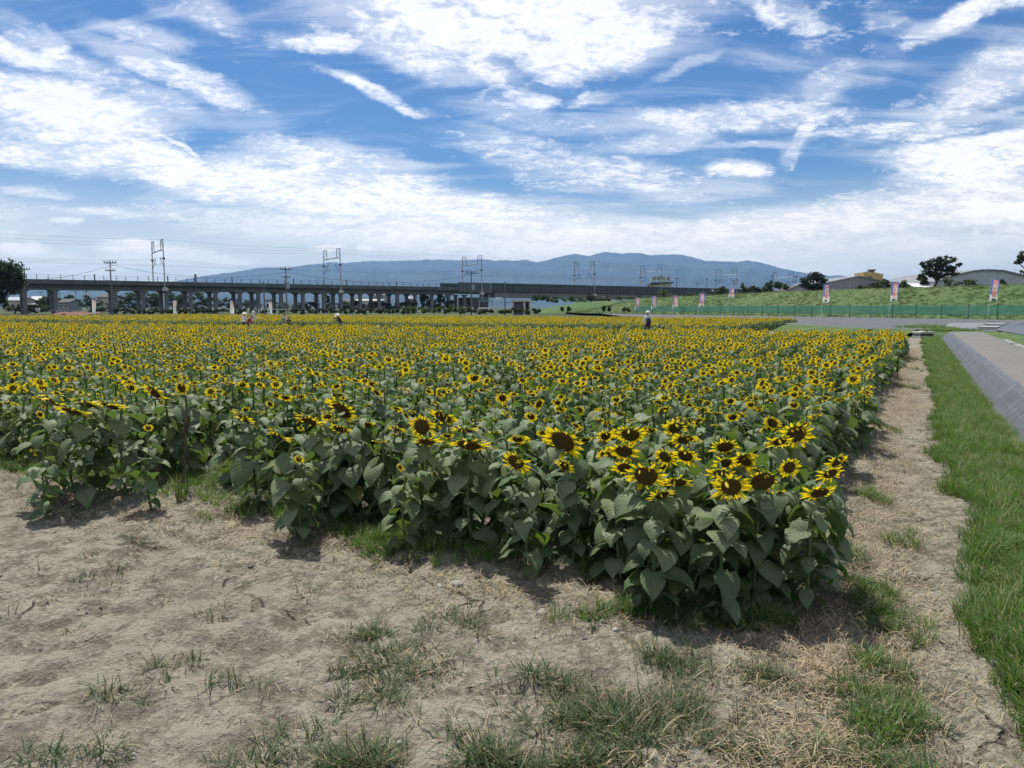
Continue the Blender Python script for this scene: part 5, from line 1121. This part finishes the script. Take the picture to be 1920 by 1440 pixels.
for i, (u, v, lab) in enumerate(FB):
    t_ = ray(u, 576)[0]/ray(u, 576)[1]; s = (FE1[0]-t_*FE1[1])/(t_*FD[1]-FD[0]); q = fen(s, -.25); ztop = at(u, v, q[1])[2]; sc_ = 1.0
    banner((q[0], q[1], .4), R(-4+i % 3*4), ztop-.4, lab, 'nobori banners along the net fence', i*1.7, .10, i == 4, 1.0, 1.0, R(2.0) if i != 5 else R(3))
for i, (u, v, lab) in enumerate([(173, 561, 'narrow pale banner at the far left beside the rusty net'), (325, 563, 'narrow pale banner between the third and fourth viaduct spans'), (432, 563, 'narrow pale banner left of the visitors at the far field edge'), (507, 565, 'narrow banner leaning behind the low white pipe barrier')]):
    g = at(u, 585, 125); zt = at(u, v, 125)[2]; banner((g[0], 125, -.1), R(66), zt+.1, lab, 'narrow banners at the far field edge', 4+i*2.1, .14, False, 1.0, .75, R(1) if i < 3 else R(-7))

# ------------------------------------------------------------------ path end: drain cover, steps, kerb stones
g = G(1738, 620.5, .33); r = empty('drain_cover', (g[0], g[1], .17), FA*-1+R(28), 'concrete drain cover with a dark slot at the end of the grass verge', 'drain cover'); wpx = g[1]/F
mb = MB(); mb.box(-13*wpx, -.15, .02, 14*wpx, .9, .12, CONCL); mb.build('lid', r); mb = MB(); mb.box(-13*wpx, -.10, -.7, 14*wpx, .85, -.12, CONC); mb.build('body', r); mb = MB(); mb.box(-13*wpx, -.04, -.117, 12*wpx, .8, .017, DARKS); mb.build('opening_shade', r)  # solid dark block under the lid, coloured as the shade inside the slot
p_ = [np.array(q) for q in (G(1832, 617.5, .36), G(1868, 618, .36), G(1892, 605.5, .36), G(1858, 605, .36))]
r = empty('steps', tuple(p_[0]), 0, 'two pale treads of sunken steps beside the dark sheet where path meets road', 'steps'); o0 = p_[0]
me = bpy.data.meshes.new('pit_shade'); me.from_pydata([tuple(q-o0+np.array([0, 0, .012])) for q in p_], [], [(0, 1, 2, 3)]); me.materials.append(DARKS); link('pit_shade', me, r)  # flat dark sheet at road level: shade of the sunken recess put into its colour
for k, f in enumerate((.10, .52)):
    a, b_ = p_[0]+(p_[3]-p_[0])*f, p_[1]+(p_[2]-p_[1])*f; c_, d_ = p_[0]+(p_[3]-p_[0])*(f+.14), p_[1]+(p_[2]-p_[1])*(f+.14)
    mb = MB(); mb.slab([tuple((q-o0)[:2]) for q in (a, b_, d_, c_)], .02, .10, CONC); mb.build('tread', r)
for k in range(12):
    w_ = 20.2+k*.86-6*0; q = fxy(-3.52, w_); 
    if k % 5 == 3: continue
    mb = MB(); mb.box(-.09, -.4, 0, .09, .4, .07+.012*(k % 3), CONC); o = mb.build('kerb_stone', None, False, (q[0], q[1], .345), (0, 0, -FA+.02*(k % 4)))
    tag(o, 'pale kerb stone, %s from the near end of the broken row along the path' % ('first second third fourth fifth sixth seventh eighth ninth tenth eleventh twelfth'.split()[k]), 'kerb stone', 'kerb stones along the path')
for k, (u, v, l) in enumerate([(1862, 663, 20), (1872, 667, 24), (1880, 671, 18), (1850, 655, 16)]):
    a, b_ = G(u, v, .362), G(u+l, v-.3, .362); me = bpy.data.meshes.new('worn_line'); me.from_pydata([(a[0], a[1]-.03, .366+.002*k), (b_[0], b_[1]-.03, .366+.002*k), (b_[0], b_[1]+.03, .366+.002*k), (a[0], a[1]+.03, .366+.002*k)], [], [(0, 1, 2, 3)]); me.materials.append(material('worn_paint', (.36, .34, .28), .8, .2, 20))
    tag(link('worn_marking', me), 'faint worn pale mark across the asphalt path', 'marking', 'worn marks on the path', 'structure')
# ------------------------------------------------------------------ trees, bushes, hedges
def leafset(name, lo, hi, tr): return leafy(name, lo, hi, tr, .2, .6, .25)
TD = leafset('dark_tree_leaf', (.014, .030, .012), (.034, .060, .022), (.06, .12, .02)); TM = leafset('mid_tree_leaf', (.024, .048, .016), (.055, .090, .030), (.08, .15, .02)); TL = leafset('light_bush_leaf', (.045, .082, .022), (.090, .140, .040), (.12, .22, .03)); TO = leafset('olive_bush_leaf', (.045, .062, .025), (.085, .105, .045), (.1, .15, .03))
BARK = material('bark', (.07, .055, .042), .95, .25, 3, .6, 20)
def crown_mesh(name, blobs, size, dens, mat, seed, cap=5200):
    rs_ = np.random.RandomState(seed); P = []
    for (c, r) in blobs:
        vol = (r[0]*r[1]*r[2])**(2/3); n = int(min(cap/len(blobs), 60+dens*vol/(size*size)))
        k = max(3, n//26); cc = rs_.normal(0, 1, (k, 3)); cc /= np.linalg.norm(cc, axis=1)[:, None]; cc *= rs_.uniform(.45, 1.0, (k, 1))      # twig clusters
        p = cc[rs_.randint(0, k, n)]+rs_.normal(0, .17, (n, 3)); P.append(p*np.array(r)+np.array(c))
    P = np.concatenate(P); n = len(P)
    nrm = rs_.normal(0, 1, (n, 3))+np.array([0, -.2, .8]); nrm /= np.linalg.norm(nrm, axis=1)[:, None]; t_ = np.cross(nrm, rs_.normal(0, 1, (n, 3))); t_ /= np.linalg.norm(t_, axis=1)[:, None]; b_ = np.cross(nrm, t_)
    s = size*rs_.uniform(.6, 1.3, (n, 1)); V = np.stack([P-t_*s, P-b_*s*.5+nrm*s*.1, P+t_*s, P+b_*s*.5+nrm*s*.1], 1).reshape(-1, 3)
    me = bpy.data.meshes.new(name); me.from_pydata(V.tolist(), [], np.arange(4*n).reshape(n, 4).tolist()); me.materials.append(mat)
    a = me.attributes.new('tc', 'FLOAT_VECTOR', 'POINT'); z_ = np.repeat(rs_.random(n), 4); a.data.foreach_set('vector', np.stack([np.full(4*n, .3), np.zeros(4*n), z_], -1).astype(np.float32).ravel()); return me
def tree(name, cat, lab, Y, base, blobs, mat, size=.32, dens=16, seed=1, trunk=.35, group=None, cap=5200):
    b = at(base[0], base[1], Y); z0 = b[2]; px = Y/F; rs_ = random.Random(seed)
    r = empty(name, b, 0, lab, cat, group); B = []
    for (u, v, ru, rv) in blobs:
        c = at(u, v, Y); B.append(((c[0]-b[0], rs_.uniform(-.3, .3)*ru*px, c[2]-z0), (ru*px, (ru+rv)*.5*px, rv*px)))
    link('crown', crown_mesh('crown', B, size, dens, mat, seed, cap), r)
    if trunk:
        mb = MB(); top = sum(c[2] for c, _ in B)/len(B); cx = sum(c[0] for c, _ in B)/len(B)
        fk = (cx*.35, 0, top*.45); mb.tube([(0, 0, -.4), (cx*.12, .05, top*.22), fk], [trunk*1.25, trunk, trunk*.8], BARK, 8)
        for c, rd in B:
            m_ = ((fk[0]+c[0])/2+rs_.uniform(-.3, .3), c[1]*.5, (fk[2]+c[2])/2+.2); mb.tube([fk, m_, c, (c[0]*1.05, c[1], c[2]+rd[2]*.6)], [trunk*.6, trunk*.42, trunk*.22, .03], BARK, 6)
        mb.build('trunk', r, True)
    return r
tree('broadleaf_tree', 'tree', 'big dark tree cut by the left edge, overhanging the viaduct', 150, (-12, 587), [(10, 503, 26, 18), (24, 522, 20, 18), (-16, 515, 30, 30), (16, 541, 24, 13), (-8, 560, 20, 16), (38, 532, 8, 9), (-35, 545, 30, 34)], TD, .36, 26, 3, .5, cap=9000)
tree('broadleaf_tree', 'tree', 'round dark tree with a notch in its right side, left of the grey warehouse', 190, (1528, 552), [(1527, 520, 15, 8), (1512, 530, 13, 10), (1538, 521, 10, 7), (1546, 527, 7, 6), (1524, 538, 20, 9), (1543, 540, 10, 7)], TD, .34, 26, 5, .3)
tree('broadleaf_tree', 'tree', 'tall spreading dark tree on the levee beside the arched hall', 150, (1750, 548), [(1737, 497, 13, 8), (1759, 491, 15, 9), (1781, 489, 12, 8), (1743, 508, 19, 7), (1774, 503, 20, 8), (1796, 496, 6, 5), (1756, 516, 17, 6), (1786, 511, 10, 5)], TD, .28, 20, 7, .3)
tree('broadleaf_tree', 'tree', 'small dark round tree crouched under the left side of the tall spreading tree', 152, (1729, 548), [(1729, 521, 10, 9), (1733, 531, 10, 8)], TD, .28, 22, 8, .18)
tree('broadleaf_tree', 'tree', 'tree with thin foliage reaching in at the right edge of the picture', 110, (1960, 570), [(1917, 480, 9, 8), (1909, 493, 7, 7), (1932, 486, 18, 16), (1955, 500, 28, 26)], TO, .26, 12, 9, .25)
BUSH = [(1452, 535, [(1448, 534, 12, 8), (1462, 537, 12, 6), (1438, 540, 9, 5)], 170, TM, 'rounded bush on the levee crest left of the small blue house'), (1474, 540, [(1474, 538, 9, 6)], 175, TM, 'low bush between the rounded crest bush and the small blue house'), (1357, 547, [(1357, 544, 14, 7), (1345, 549, 8, 4)], 152, TO, 'olive bush on the levee beside the standing person'),
 (1400, 541, [(1397, 541, 8, 9), (1412, 544, 12, 7), (1426, 542, 10, 7)], 165, TM, 'bushes on the levee crest just right of the torn banner'), (1628, 543, [(1622, 540, 16, 6), (1640, 536, 14, 7)], 150, TM, 'spiky bush in front of the warehouse gable'), (1660, 540, [(1662, 533, 15, 9), (1675, 537, 10, 6)], 152, TM, 'taller bush right of the warehouse behind a banner'), (1698, 541, [(1695, 534, 16, 7), (1706, 538, 10, 4)], 152, TO, 'low bush between the banner and the tall spreading tree'),
 (1784, 545, [(1782, 532, 13, 8), (1772, 541, 10, 5)], 135, TM, 'open bush below the tall spreading tree on its right'), (1822, 540, [(1815, 531, 15, 7), (1832, 536, 10, 5)], 130, TM, 'feathery bush in front of the arched hall, left of the rightmost banner'), (1880, 536, [(1878, 531, 7, 5)], 128, TM, 'small bush sprig right of the rightmost banner'), (1243, 562, [(1242, 554, 15, 8), (1236, 560, 14, 5)], 185, TO, 'pale bush at the levee end under the station sign'), (1292, 558, [(1280, 556, 16, 4), (1308, 553, 20, 5)], 182, TO, 'long low scrub along the levee crest between the second and fourth banner')]
for i, (u, v, bl, Y, m_, lab) in enumerate(BUSH): tree('bush', 'bush', lab, Y, (u, v), bl, m_, .26, 16, 30+i, 0, 'bushes on the levee', 2600)
UND = [(5, 585, [(2, 568, 9, 16)], 200, TL, 'bright green bush at the foot of the big left tree'), (40, 585, [(30, 578, 14, 8), (48, 578, 14, 8)], 205, TD, 'dark hedge behind the half hidden white car'), (62, 585, [(62, 578, 12, 8)], 195, TO, 'pale olive shrub right of the white car'), (84, 584, [(82, 577, 14, 7)], 230, TM, 'hedge in front of the second viaduct pier'),
 (88, 578, [(84, 562, 9, 8), (92, 556, 6, 10), (90, 568, 12, 7)], 300, TM, 'tree with pointed top seen in the second viaduct span'), (120, 580, [(114, 563, 9, 6), (131, 560, 8, 7), (138, 568, 14, 8)], 310, TM, 'round tree seen in the third span beside the grey roofed house'), (170, 582, [(165, 560, 10, 6), (160, 570, 16, 6), (178, 568, 14, 7)], 300, TO, 'olive thicket in the third span under the hip roofed house'), (190, 585, [(185, 578, 18, 8), (205, 578, 14, 8)], 235, TD, 'dark clipped hedge behind the leftmost banner'),
 (235, 585, [(228, 562, 14, 8), (245, 556, 16, 9), (236, 573, 24, 9)], 280, TM, 'dense wooded mound in the fourth span'), (285, 585, [(278, 556, 16, 9), (294, 560, 14, 9), (284, 573, 22, 9)], 285, TM, 'wooded mound right of the third pier pair, its top above the rail line'), (332, 585, [(325, 557, 16, 9), (342, 560, 14, 9), (334, 573, 24, 9)], 285, TM, 'wooded mound behind the second narrow banner'), (376, 585, [(372, 556, 14, 8), (390, 562, 12, 8), (380, 573, 22, 9)], 285, TM, 'wooded mound left of the braced piers'),
 (420, 585, [(412, 568, 14, 8), (430, 564, 10, 6), (436, 574, 18, 7)], 280, TO, 'lower scrub behind the third narrow banner'), (468, 585, [(462, 570, 10, 8), (478, 573, 14, 7)], 275, TO, 'scrub patch behind the braced piers'), (515, 585, [(506, 570, 12, 7), (528, 573, 16, 7)], 270, TO, 'scrub behind the leaning narrow banner'), (566, 585, [(560, 576, 16, 7), (582, 572, 12, 8)], 250, TM, 'dark bush left of the bare tree under the viaduct'), (612, 585, [(612, 562, 8, 8), (618, 574, 12, 8)], 262, TM, 'leafy bush hanging on the bare tree under the viaduct'),
 (655, 585, [(645, 573, 16, 8), (670, 573, 16, 8)], 262, TD, 'dark hedge between the middle viaduct piers'), (705, 585, [(700, 574, 18, 7), (725, 573, 16, 7)], 264, TD, 'dark hedge right of the distant white building'), (762, 585, [(750, 574, 14, 7), (770, 571, 14, 8)], 266, TM, 'hedge under the grey far building near the right piers'), (800, 585, [(795, 562, 10, 10), (808, 570, 14, 8)], 275, TM, 'small trees behind the right piers of the viaduct'), (832, 585, [(828, 560, 10, 9), (842, 570, 14, 8), (820, 575, 12, 6)], 275, TM, 'trees left of the abutment of the viaduct'),
 (1010, 585, [(1003, 560, 8, 6), (1018, 556, 16, 7), (1036, 562, 14, 7)], 225, TM, 'dark shrubs under the noise wall right of the concrete shed'), (1075, 582, [(1066, 560, 14, 5), (1090, 563, 16, 5)], 225, TL, 'light green shrubs on the overgrown bank'), (1120, 575, [(1112, 557, 14, 6), (1140, 560, 18, 5)], 222, TO, 'pale shrubs at the top of the overgrown bank'), (1180, 570, [(1165, 558, 14, 4), (1195, 558, 14, 5)], 215, TM, 'scrub where the overgrown bank meets the levee'),
 (1062, 586, [(1056, 579, 4, 3), (1066, 580, 4, 3)], 150, TD, 'pair of small dark bushes at the foot of the overgrown bank'), (1138, 586, [(1132, 578, 5, 5), (1141, 579, 4, 4)], 150, TD, 'two dark weeds standing by the levee end'), (1172, 587, [(1172, 581, 5, 4), (1178, 582, 4, 3)], 145, TO, 'dry brownish weeds left of the net fence end')]
for i, (u, v, bl, Y, m_, lab) in enumerate(UND): tree('bush', 'bush', lab, Y, (u, v), bl, m_, .36, 14, 60+i, 0, 'trees and bushes beyond the field', 2600)
for i, (u0, u1, v0, Y, m_, lab) in enumerate([(490, 760, 578.5, 190, TD, 'long dark hedge along the foot of the viaduct, middle stretch'), (210, 480, 580, 190, TD, 'long dark hedge along the foot of the viaduct, left stretch'), (755, 880, 575.5, 150, TL, 'band of light green weeds before the abutment of the viaduct'), (880, 1010, 580.5, 150, TM, 'low band of weeds in front of the concrete shed')]):
    n_ = int((u1-u0)/13); tree('hedge', 'hedge', lab, Y, ((u0+u1)/2, 586), [(u0+(k+.5)*(u1-u0)/n_, (v0+587)/2+(k*7 % 3-1)*.6, 9, (587-v0)/2+.6) for k in range(n_)], m_, .34, 14, 90+i, 0, None, 5200)
# bare tree
b = at(598, 584, 255); r = empty('bare_tree', b, 0, 'bare dark branching tree under the viaduct between the middle piers', 'tree'); mb = MB(); rng = random.Random(4)
def limb(p, d, L, rad, lv):
    q = p+d*L; mb.tube([tuple(p), tuple(p.lerp(q, .5)+Vector((rng.uniform(-.1, .1), 0, 0))*L), tuple(q)], [rad, rad*.8, rad*.6], BARK, 5)
    if lv:
        for k in range(3): limb(q, (d+Vector((rng.uniform(-.9, .9), rng.uniform(-.5, .5), rng.uniform(-.1, .5)))).normalized(), L*.68, rad*.6, lv-1)
limb(Vector((0, 0, -.2)), Vector((.1, 0, 1)), 2.2, .22, 3); mb.build('trunk', r)

# ------------------------------------------------------------------ people
SKIN = material('skin', (.42, .27, .19), .6, .06, 8); HAIR = material('dark_hair', (.025, .02, .018), .6, .2, 20)
def cloth(name, c): return material(name, c, .85, .12, 6, .3, 40)
def person(loc, rz, h, lab, shirt, pants, lean=0.0, arms=((.15, -.12), (.15, -.12)), step=.05, hat=None, hair=HAIR, hood=None, crouch=0.0, bare=True):
    """one continuous skinned body; arms = (raise forward, bend) per side in units of the body"""
    r = empty('person', loc, rz, lab, 'person'); c_, s_ = math.cos(lean), math.sin(lean); pz = .52-crouch*.25
    def up(x, y, z): y2, z2 = y*c_-(z-pz)*s_*-1*-1, (z-pz)*c_+y*s_*0; return (x, y*c_-(z-pz)*s_, pz+(z-pz)*c_)
    V = []; E = []; RAD = []; PART = []
    def av(p, rad, part, prev=None):
        V.append(Vector(p)*h); RAD.append(rad*h); PART.append(part)
        if prev is not None: E.append((prev, len(V)-1))
        return len(V)-1
    pel = av((0, 0, pz), .082, 'p'); wa = av(up(0, 0, pz+.10), .078, 's', pel); ch = av(up(0, .0, pz+.21), .088, 's', wa); nb = av(up(0, 0, pz+.29), .05, 's', ch)
    ne = av(up(0, -.008, pz+.335), .036, 'k', nb); hd = av(up(0, -.015, pz+.395), .058, 'k', ne); ht = av(up(0, -.01, pz+.445), .045, 'k', hd); av(up(0, -.078, pz+.392), .010, 'k', hd)
    for sx, (fw, bd) in ((-1, arms[0]), (1, arms[1])):
        sh_ = av(up(sx*.105, 0, pz+.275), .040, 's', nb); el_ = av(up(sx*.135, -fw*.55, pz+.275-math.sqrt(max(.0, .165**2-(fw*.55)**2))), .029, 's', sh_)
        wr = av(up(sx*.125, -fw*.55-.10-fw*.3, pz+.11+bd*.3+fw*.25), .020, 'k' if bare else 's', el_); ha = av(up(sx*.122, -fw*.55-.14-fw*.35, pz+.09+bd*.3+fw*.28), .021, 'k', wr)
        hp = av((sx*.048, 0, pz-.02), .064, 'p', pel); kn = av((sx*.055, -crouch*.2-sx*step*.4, .285-crouch*.05), .044, 'p', hp); an = av((sx*.055, sx*step, .045), .028, 'p', kn); av((sx*.062, sx*step-.075, .018), .022, 'f', an)
    me = bpy.data.meshes.new('body'); me.from_pydata([tuple(v) for v in V], E, []); o = bpy.data.objects.new('body', me); COL.objects.link(o)
    o.modifiers.new('skin', 'SKIN'); sd = o.modifiers.new('sub', 'SUBSURF'); sd.levels = 1; sd.render_levels = 1
    lay = me.skin_vertices[0].data if me.skin_vertices else None
    if lay is None: bpy.context.view_layer.objects.active = o; lay = me.skin_vertices[0].data
    for i, rd in enumerate(RAD): lay[i].radius = (rd, rd*.85 if PART[i] == 's' else rd); lay[i].use_root = (i == 0)
    dg = bpy.context.evaluated_depsgraph_get(); bm_ = bpy.data.meshes.new_from_object(o.evaluated_get(dg)); bpy.data.objects.remove(o); bm_.materials.clear()
    mats = {'s': shirt, 'p': pants, 'k': SKIN, 'f': DARKS}; ks = list(mats)
    for k in ks: bm_.materials.append(mats[k])
    for f in bm_.polygons:
        f.use_smooth = True; i = min(range(len(V)), key=lambda j: (V[j]-f.center).length-RAD[j]*.6); f.material_index = ks.index(PART[i])
    link('body', bm_, r)
    hc = Vector(up(0, -.012, pz+.405))*h; rot = Matrix.Rotation(lean*.6, 4, 'X')
    mb = MB(); vs = []; fs = []                          # hair cap
    for i in range(5):
        for k in range(10): a_ = 6.283*k/10; e_ = .15+i*.34; vs.append((.066*math.cos(e_)*math.cos(a_)*h, .068*math.cos(e_)*math.sin(a_)*h+.006*h, (.066*math.sin(e_)-.004)*h))
    for i in range(4):
        for k in range(10): fs.append((i*10+k, i*10+(k+1) % 10, (i+1)*10+(k+1) % 10, (i+1)*10+k))
    if hair: mb.add(vs, fs, hair); o = mb.build('hair', r, True); o.matrix_local = Matrix.Translation(hc) @ rot
    if hat:
        mb = MB(); n = 14; prof_ = [(.115, -.012), (.078, .008), (.072, .045), (.05, .072), (0.004, .078)] if hat[1] == 'brim' else [(.074, .0), (.073, .04), (.05, .07), (.004, .076)]; vs = []; fs = []
        for rr_, z in prof_:
            for k in range(n): vs.append((rr_*h*math.cos(6.283*k/n), rr_*h*math.sin(6.283*k/n)*1.08-(.05*h if hat[1] == 'cap' and z == 0 and k in (9, 10, 11, 12) else 0), z*h))
        for i in range(len(prof_)-1):
            for k in range(n): fs.append((i*n+k, i*n+(k+1) % n, (i+1)*n+(k+1) % n, (i+1)*n+k))
        mb.add(vs, fs, hat[0]); o = mb.build('hat', r, True); o.matrix_local = Matrix.Translation(hc+Vector((0, 0, .018*h))) @ rot
    if hood:
        mb = MB(); vs = []; fs = []
        for i, (rr_, z) in enumerate([(.10, -.10), (.088, -.03), (.08, .03), (.05, .075), (.004, .085)]):
            for k in range(12): vs.append((rr_*h*math.cos(6.283*k/12), rr_*h*math.sin(6.283*k/12)+.018*h, z*h))
        for i in range(4):
            for k in range(12):
                if i < 3 and k in (8, 9): continue
                fs.append((i*12+k, i*12+(k+1) % 12, (i+1)*12+(k+1) % 12, (i+1)*12+k))
        mb.add(vs, fs, hood); o = mb.build('hood', r, True); o.matrix_local = Matrix.Translation(hc) @ rot
    return r
WSH = cloth('white_shirt', (.62, .64, .66)); LSH = cloth('pale_jacket', (.50, .50, .48)); GSH = cloth('grey_green_shirt', (.22, .27, .26)); DSH = cloth('dark_shirt', (.03, .035, .045)); RSH = cloth('dark_red_shirt', (.20, .03, .035)); NAVY = cloth('navy_trousers', (.03, .035, .06)); KHAKI = cloth('khaki_trousers', (.22, .19, .13)); HATW = cloth('white_hat', (.72, .72, .68))
def head_at(u, v, Y, h): p = at(u, v, Y); return (p[0], Y, p[2]-h)
hb = 1.52; pb = head_at(1215, 583.5, 40.0, hb)
person(pb, R(184), hb, 'walker in white shirt and pale cap seen from behind, wearing a dark backpack', WSH, NAVY, .04, ((.05, 0), (.05, 0)), .07, (HATW, 'cap'))
bp = empty('backpack', (pb[0], pb[1]-.19, pb[2]+hb*.56), 0, 'dark navy backpack worn by the walker in the white shirt', 'backpack'); bp.scale = (.78, .85, .9)
BPM = cloth('backpack_cloth', (.022, .028, .045)); mb = MB(); n = 12; vs = []; fs = []
for i, (z, w_, d_) in enumerate([(0, .09, .05), (.03, .15, .10), (.2, .165, .12), (.36, .14, .10), (.45, .08, .06), (.47, .02, .02)]):
    for k in range(n): a_ = 6.283*k/n; vs.append((w_*math.copysign(abs(math.cos(a_))**.6, math.cos(a_)), d_*math.copysign(abs(math.sin(a_))**.6, math.sin(a_)), z-.10))
for i in range(5):
    for k in range(n): fs.append((i*n+k, i*n+(k+1) % n, (i+1)*n+(k+1) % n, (i+1)*n+k))
mb.add(vs, fs+[tuple(range(n-1, -1, -1))], BPM); mb.build('body', bp, True)
mb = MB(); mb.box(-.10, -.155, -.05, .10, -.10, .12, BPM); mb.build('pocket', bp)
for sx in (-1, 1): mb = MB(); mb.tube([(sx*.09, .08, .34), (sx*.105, .16, .40), (sx*.11, .27, .34), (sx*.11, .28, .15), (sx*.09, .10, -.02)], .018, BPM, 5); mb.build('strap', bp, True)
person(head_at(456, 585.5, 50, 1.5), R(150), 1.5, 'visitor with white hat and pale blue shirt, left of the far group of three', WSH, NAVY, .15, ((.18, .05), (.15, .05)), .03, (HATW, 'brim'))
person(head_at(462, 588, 49.2, 1.4), R(95), 1.4, 'visitor in dark red top bending between two others at the far field gap', RSH, NAVY, .55, ((.2, .1), (.2, .1)), .04, None, HAIR)
person(head_at(471, 582.5, 50.5, 1.58), R(100), 1.58, 'visitor in pale hooded jacket, the tallest of the group at the far field gap', LSH, KHAKI, .25, ((.2, .12), (.2, .1)), .04, None, HAIR, LSH, 0, False)
person(head_at(528, 585.5, 50, 1.5), R(60), 1.5, 'visitor in grey green shirt leaning over the flowers, right of the group of three', GSH, NAVY, .4, ((.3, .1), (.3, .12)), .04, None, HAIR)
person(head_at(540, 591, 50, 1.2), R(40), 1.2, 'small dark figure half hidden in the flowers right of the grey green shirt', DSH, NAVY, .3, ((.2, .1), (.2, .1)), .03, None, HAIR, None, .2)
person(head_at(641, 586, 46, 1.45), R(-65), 1.45, 'visitor in dark shirt and white hat leaning left, alone in the far gap', DSH, KHAKI, .5, ((.3, .1), (.25, .1)), .05, (HATW, 'brim'))
person(head_at(713, 597.5, 43, 1.15), R(-60), 1.15, 'crouching visitor with dark hair and white top low among the flowers', WSH, NAVY, .5, ((.25, .1), (.2, .1)), .03, None, HAIR, None, .5)
lv = at(1336, 540.5, 150); person((lv[0], 150, lv[2]-1.55), R(10), 1.55, 'person in pale shirt standing on the levee crest beside the olive bush', LSH, NAVY, .05, ((.25, .25), (.25, .25)), .03, None, HAIR)
